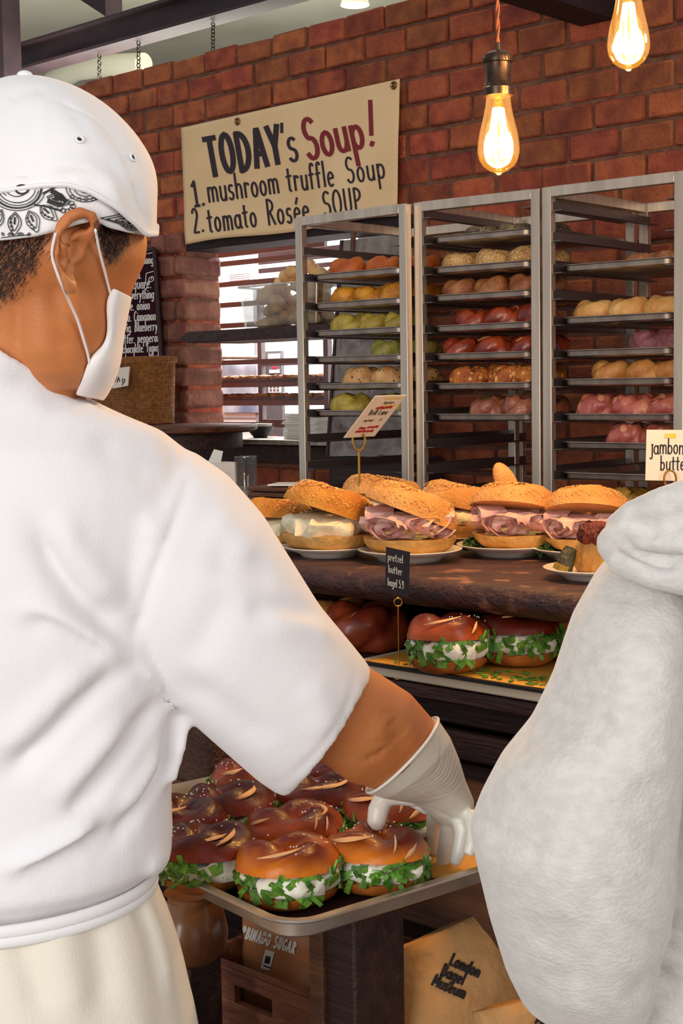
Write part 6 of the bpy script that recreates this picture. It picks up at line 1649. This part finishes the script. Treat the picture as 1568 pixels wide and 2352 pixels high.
o = MB().hexa([q3+WN_*.03, q2+WN_*.03, q1+WN_*.03, q0+WN_*.03], [q3, q2, q1, q0]).build('wood_panel', M_wood_md, smooth=False); adopt(root, o)
o = MB().hexa([q3-WT*.012+WN_*.03, q3+WN_*.03, q0+WN_*.03, q0-WT*.012+WN_*.03], [q3-WT*.012-WN_*.02, q3-WN_*.02, q0-WN_*.02, q0-WT*.012-WN_*.02]).build('edge_strip', M_wood_dk, smooth=False); adopt(root, o)
for k in range(3):
    t0 = .30+.2*k; ln = [Vector((.15, t0)), Vector((.5, t0-.02)), Vector((.85, t0+.01))]
# bread paddle handle
hp = [PN(812, 526, nW+.06), PN(808, 600, nW+.04)]
o = MB().tube(hp, .011, 10).build('paddle_handle', M_wood_md); o.name = 'wooden_paddle'; tag(o, 'upright wooden paddle handle at the top of the left rack', 'paddle')
# side counter left of the racks with boards, clear jug, white box
zc_ = 1.5-.318; pc = P(560, 1140, 4.25)
root = empty('side_counter', (pc.x-.06, pc.y+.05, 0), -WA); tag(root, 'dark wooden side counter between round table and left rack', 'counter')
MB().box((.04, .12, zc_-.012), (.80, .4, .024)).build('countertop', M_wood_md, root, bevel=.003); MB().box((.04, .13, zc_/2-.012), (.76, .36, zc_-.024)).build('carcass', M_wood_dk, root, smooth=False)
pj = PZ(566, 1141, zc_); jr = 26*pj.y/F
o = MB().lathe([(.001, .002), (jr*.86, .002), (jr*.9, .006), (jr, .115), (jr*1.04, .118), (jr*1.02, .121), (jr*.96, .118), (jr*.85, .008), (.001, .005)], n=32).build('clear_jug', M_tub); o.location = (pj.x, pj.y, zc_); tag(o, 'clear plastic jug on the side counter beside the white shoulder', 'jug')
pw_ = PZ(512, 1128, zc_); bx = MB(); bx.box((0, 0, .045), (.07, .06, .09)); bx.add([(-.035, -.03, .09), (.035, -.03, .09), (.02, -.01, .125), (-.03, -.01, .13)], [(0, 1, 2, 3)])
o = bx.build('white_carton', M_paper, smooth=False, solid=.0012); o.location = (pw_.x, pw_.y, zc_+.001); o.rotation_euler = (0, 0, -.9); tag(o, 'white folded carton on the side counter behind the shoulder', 'carton')
pd_ = PZ(655, 1165, zc_); pd_.z = zc_
root = empty('board_stack', pd_, -WA+.25); tag(root, 'stack of thin wooden boards on the side counter by the left rack', 'board stack')
for k in range(4): MB().box((random.uniform(-.01, .01), random.uniform(-.01, .01), .008+.0145*k), (.17, .12, .012), Matrix.Rotation(random.uniform(-.15, .15), 3, 'Z')).build('board', M_wood_md, root, bevel=.002)
MB().box((.03, -.01, .0635), (.11, .09, .004), Matrix.Rotation(.2, 3, 'Z')).build('paper_sheet', M_paper, root, smooth=False)
# two green bagels at the far left of the middle rack
for i, (x, y) in enumerate(((-.13, .30), (-.035, .33))):
    z = RACKS['middle']['levels'][7]-.0085
    put_bagel('green', local('middle', x, y, z), random.uniform(0, 6), 'green herb bagel behind the rosy ones, %s in the middle rack' % ('left' if i == 0 else 'right'), 'bagels on the trays of the middle rack', 1.12)
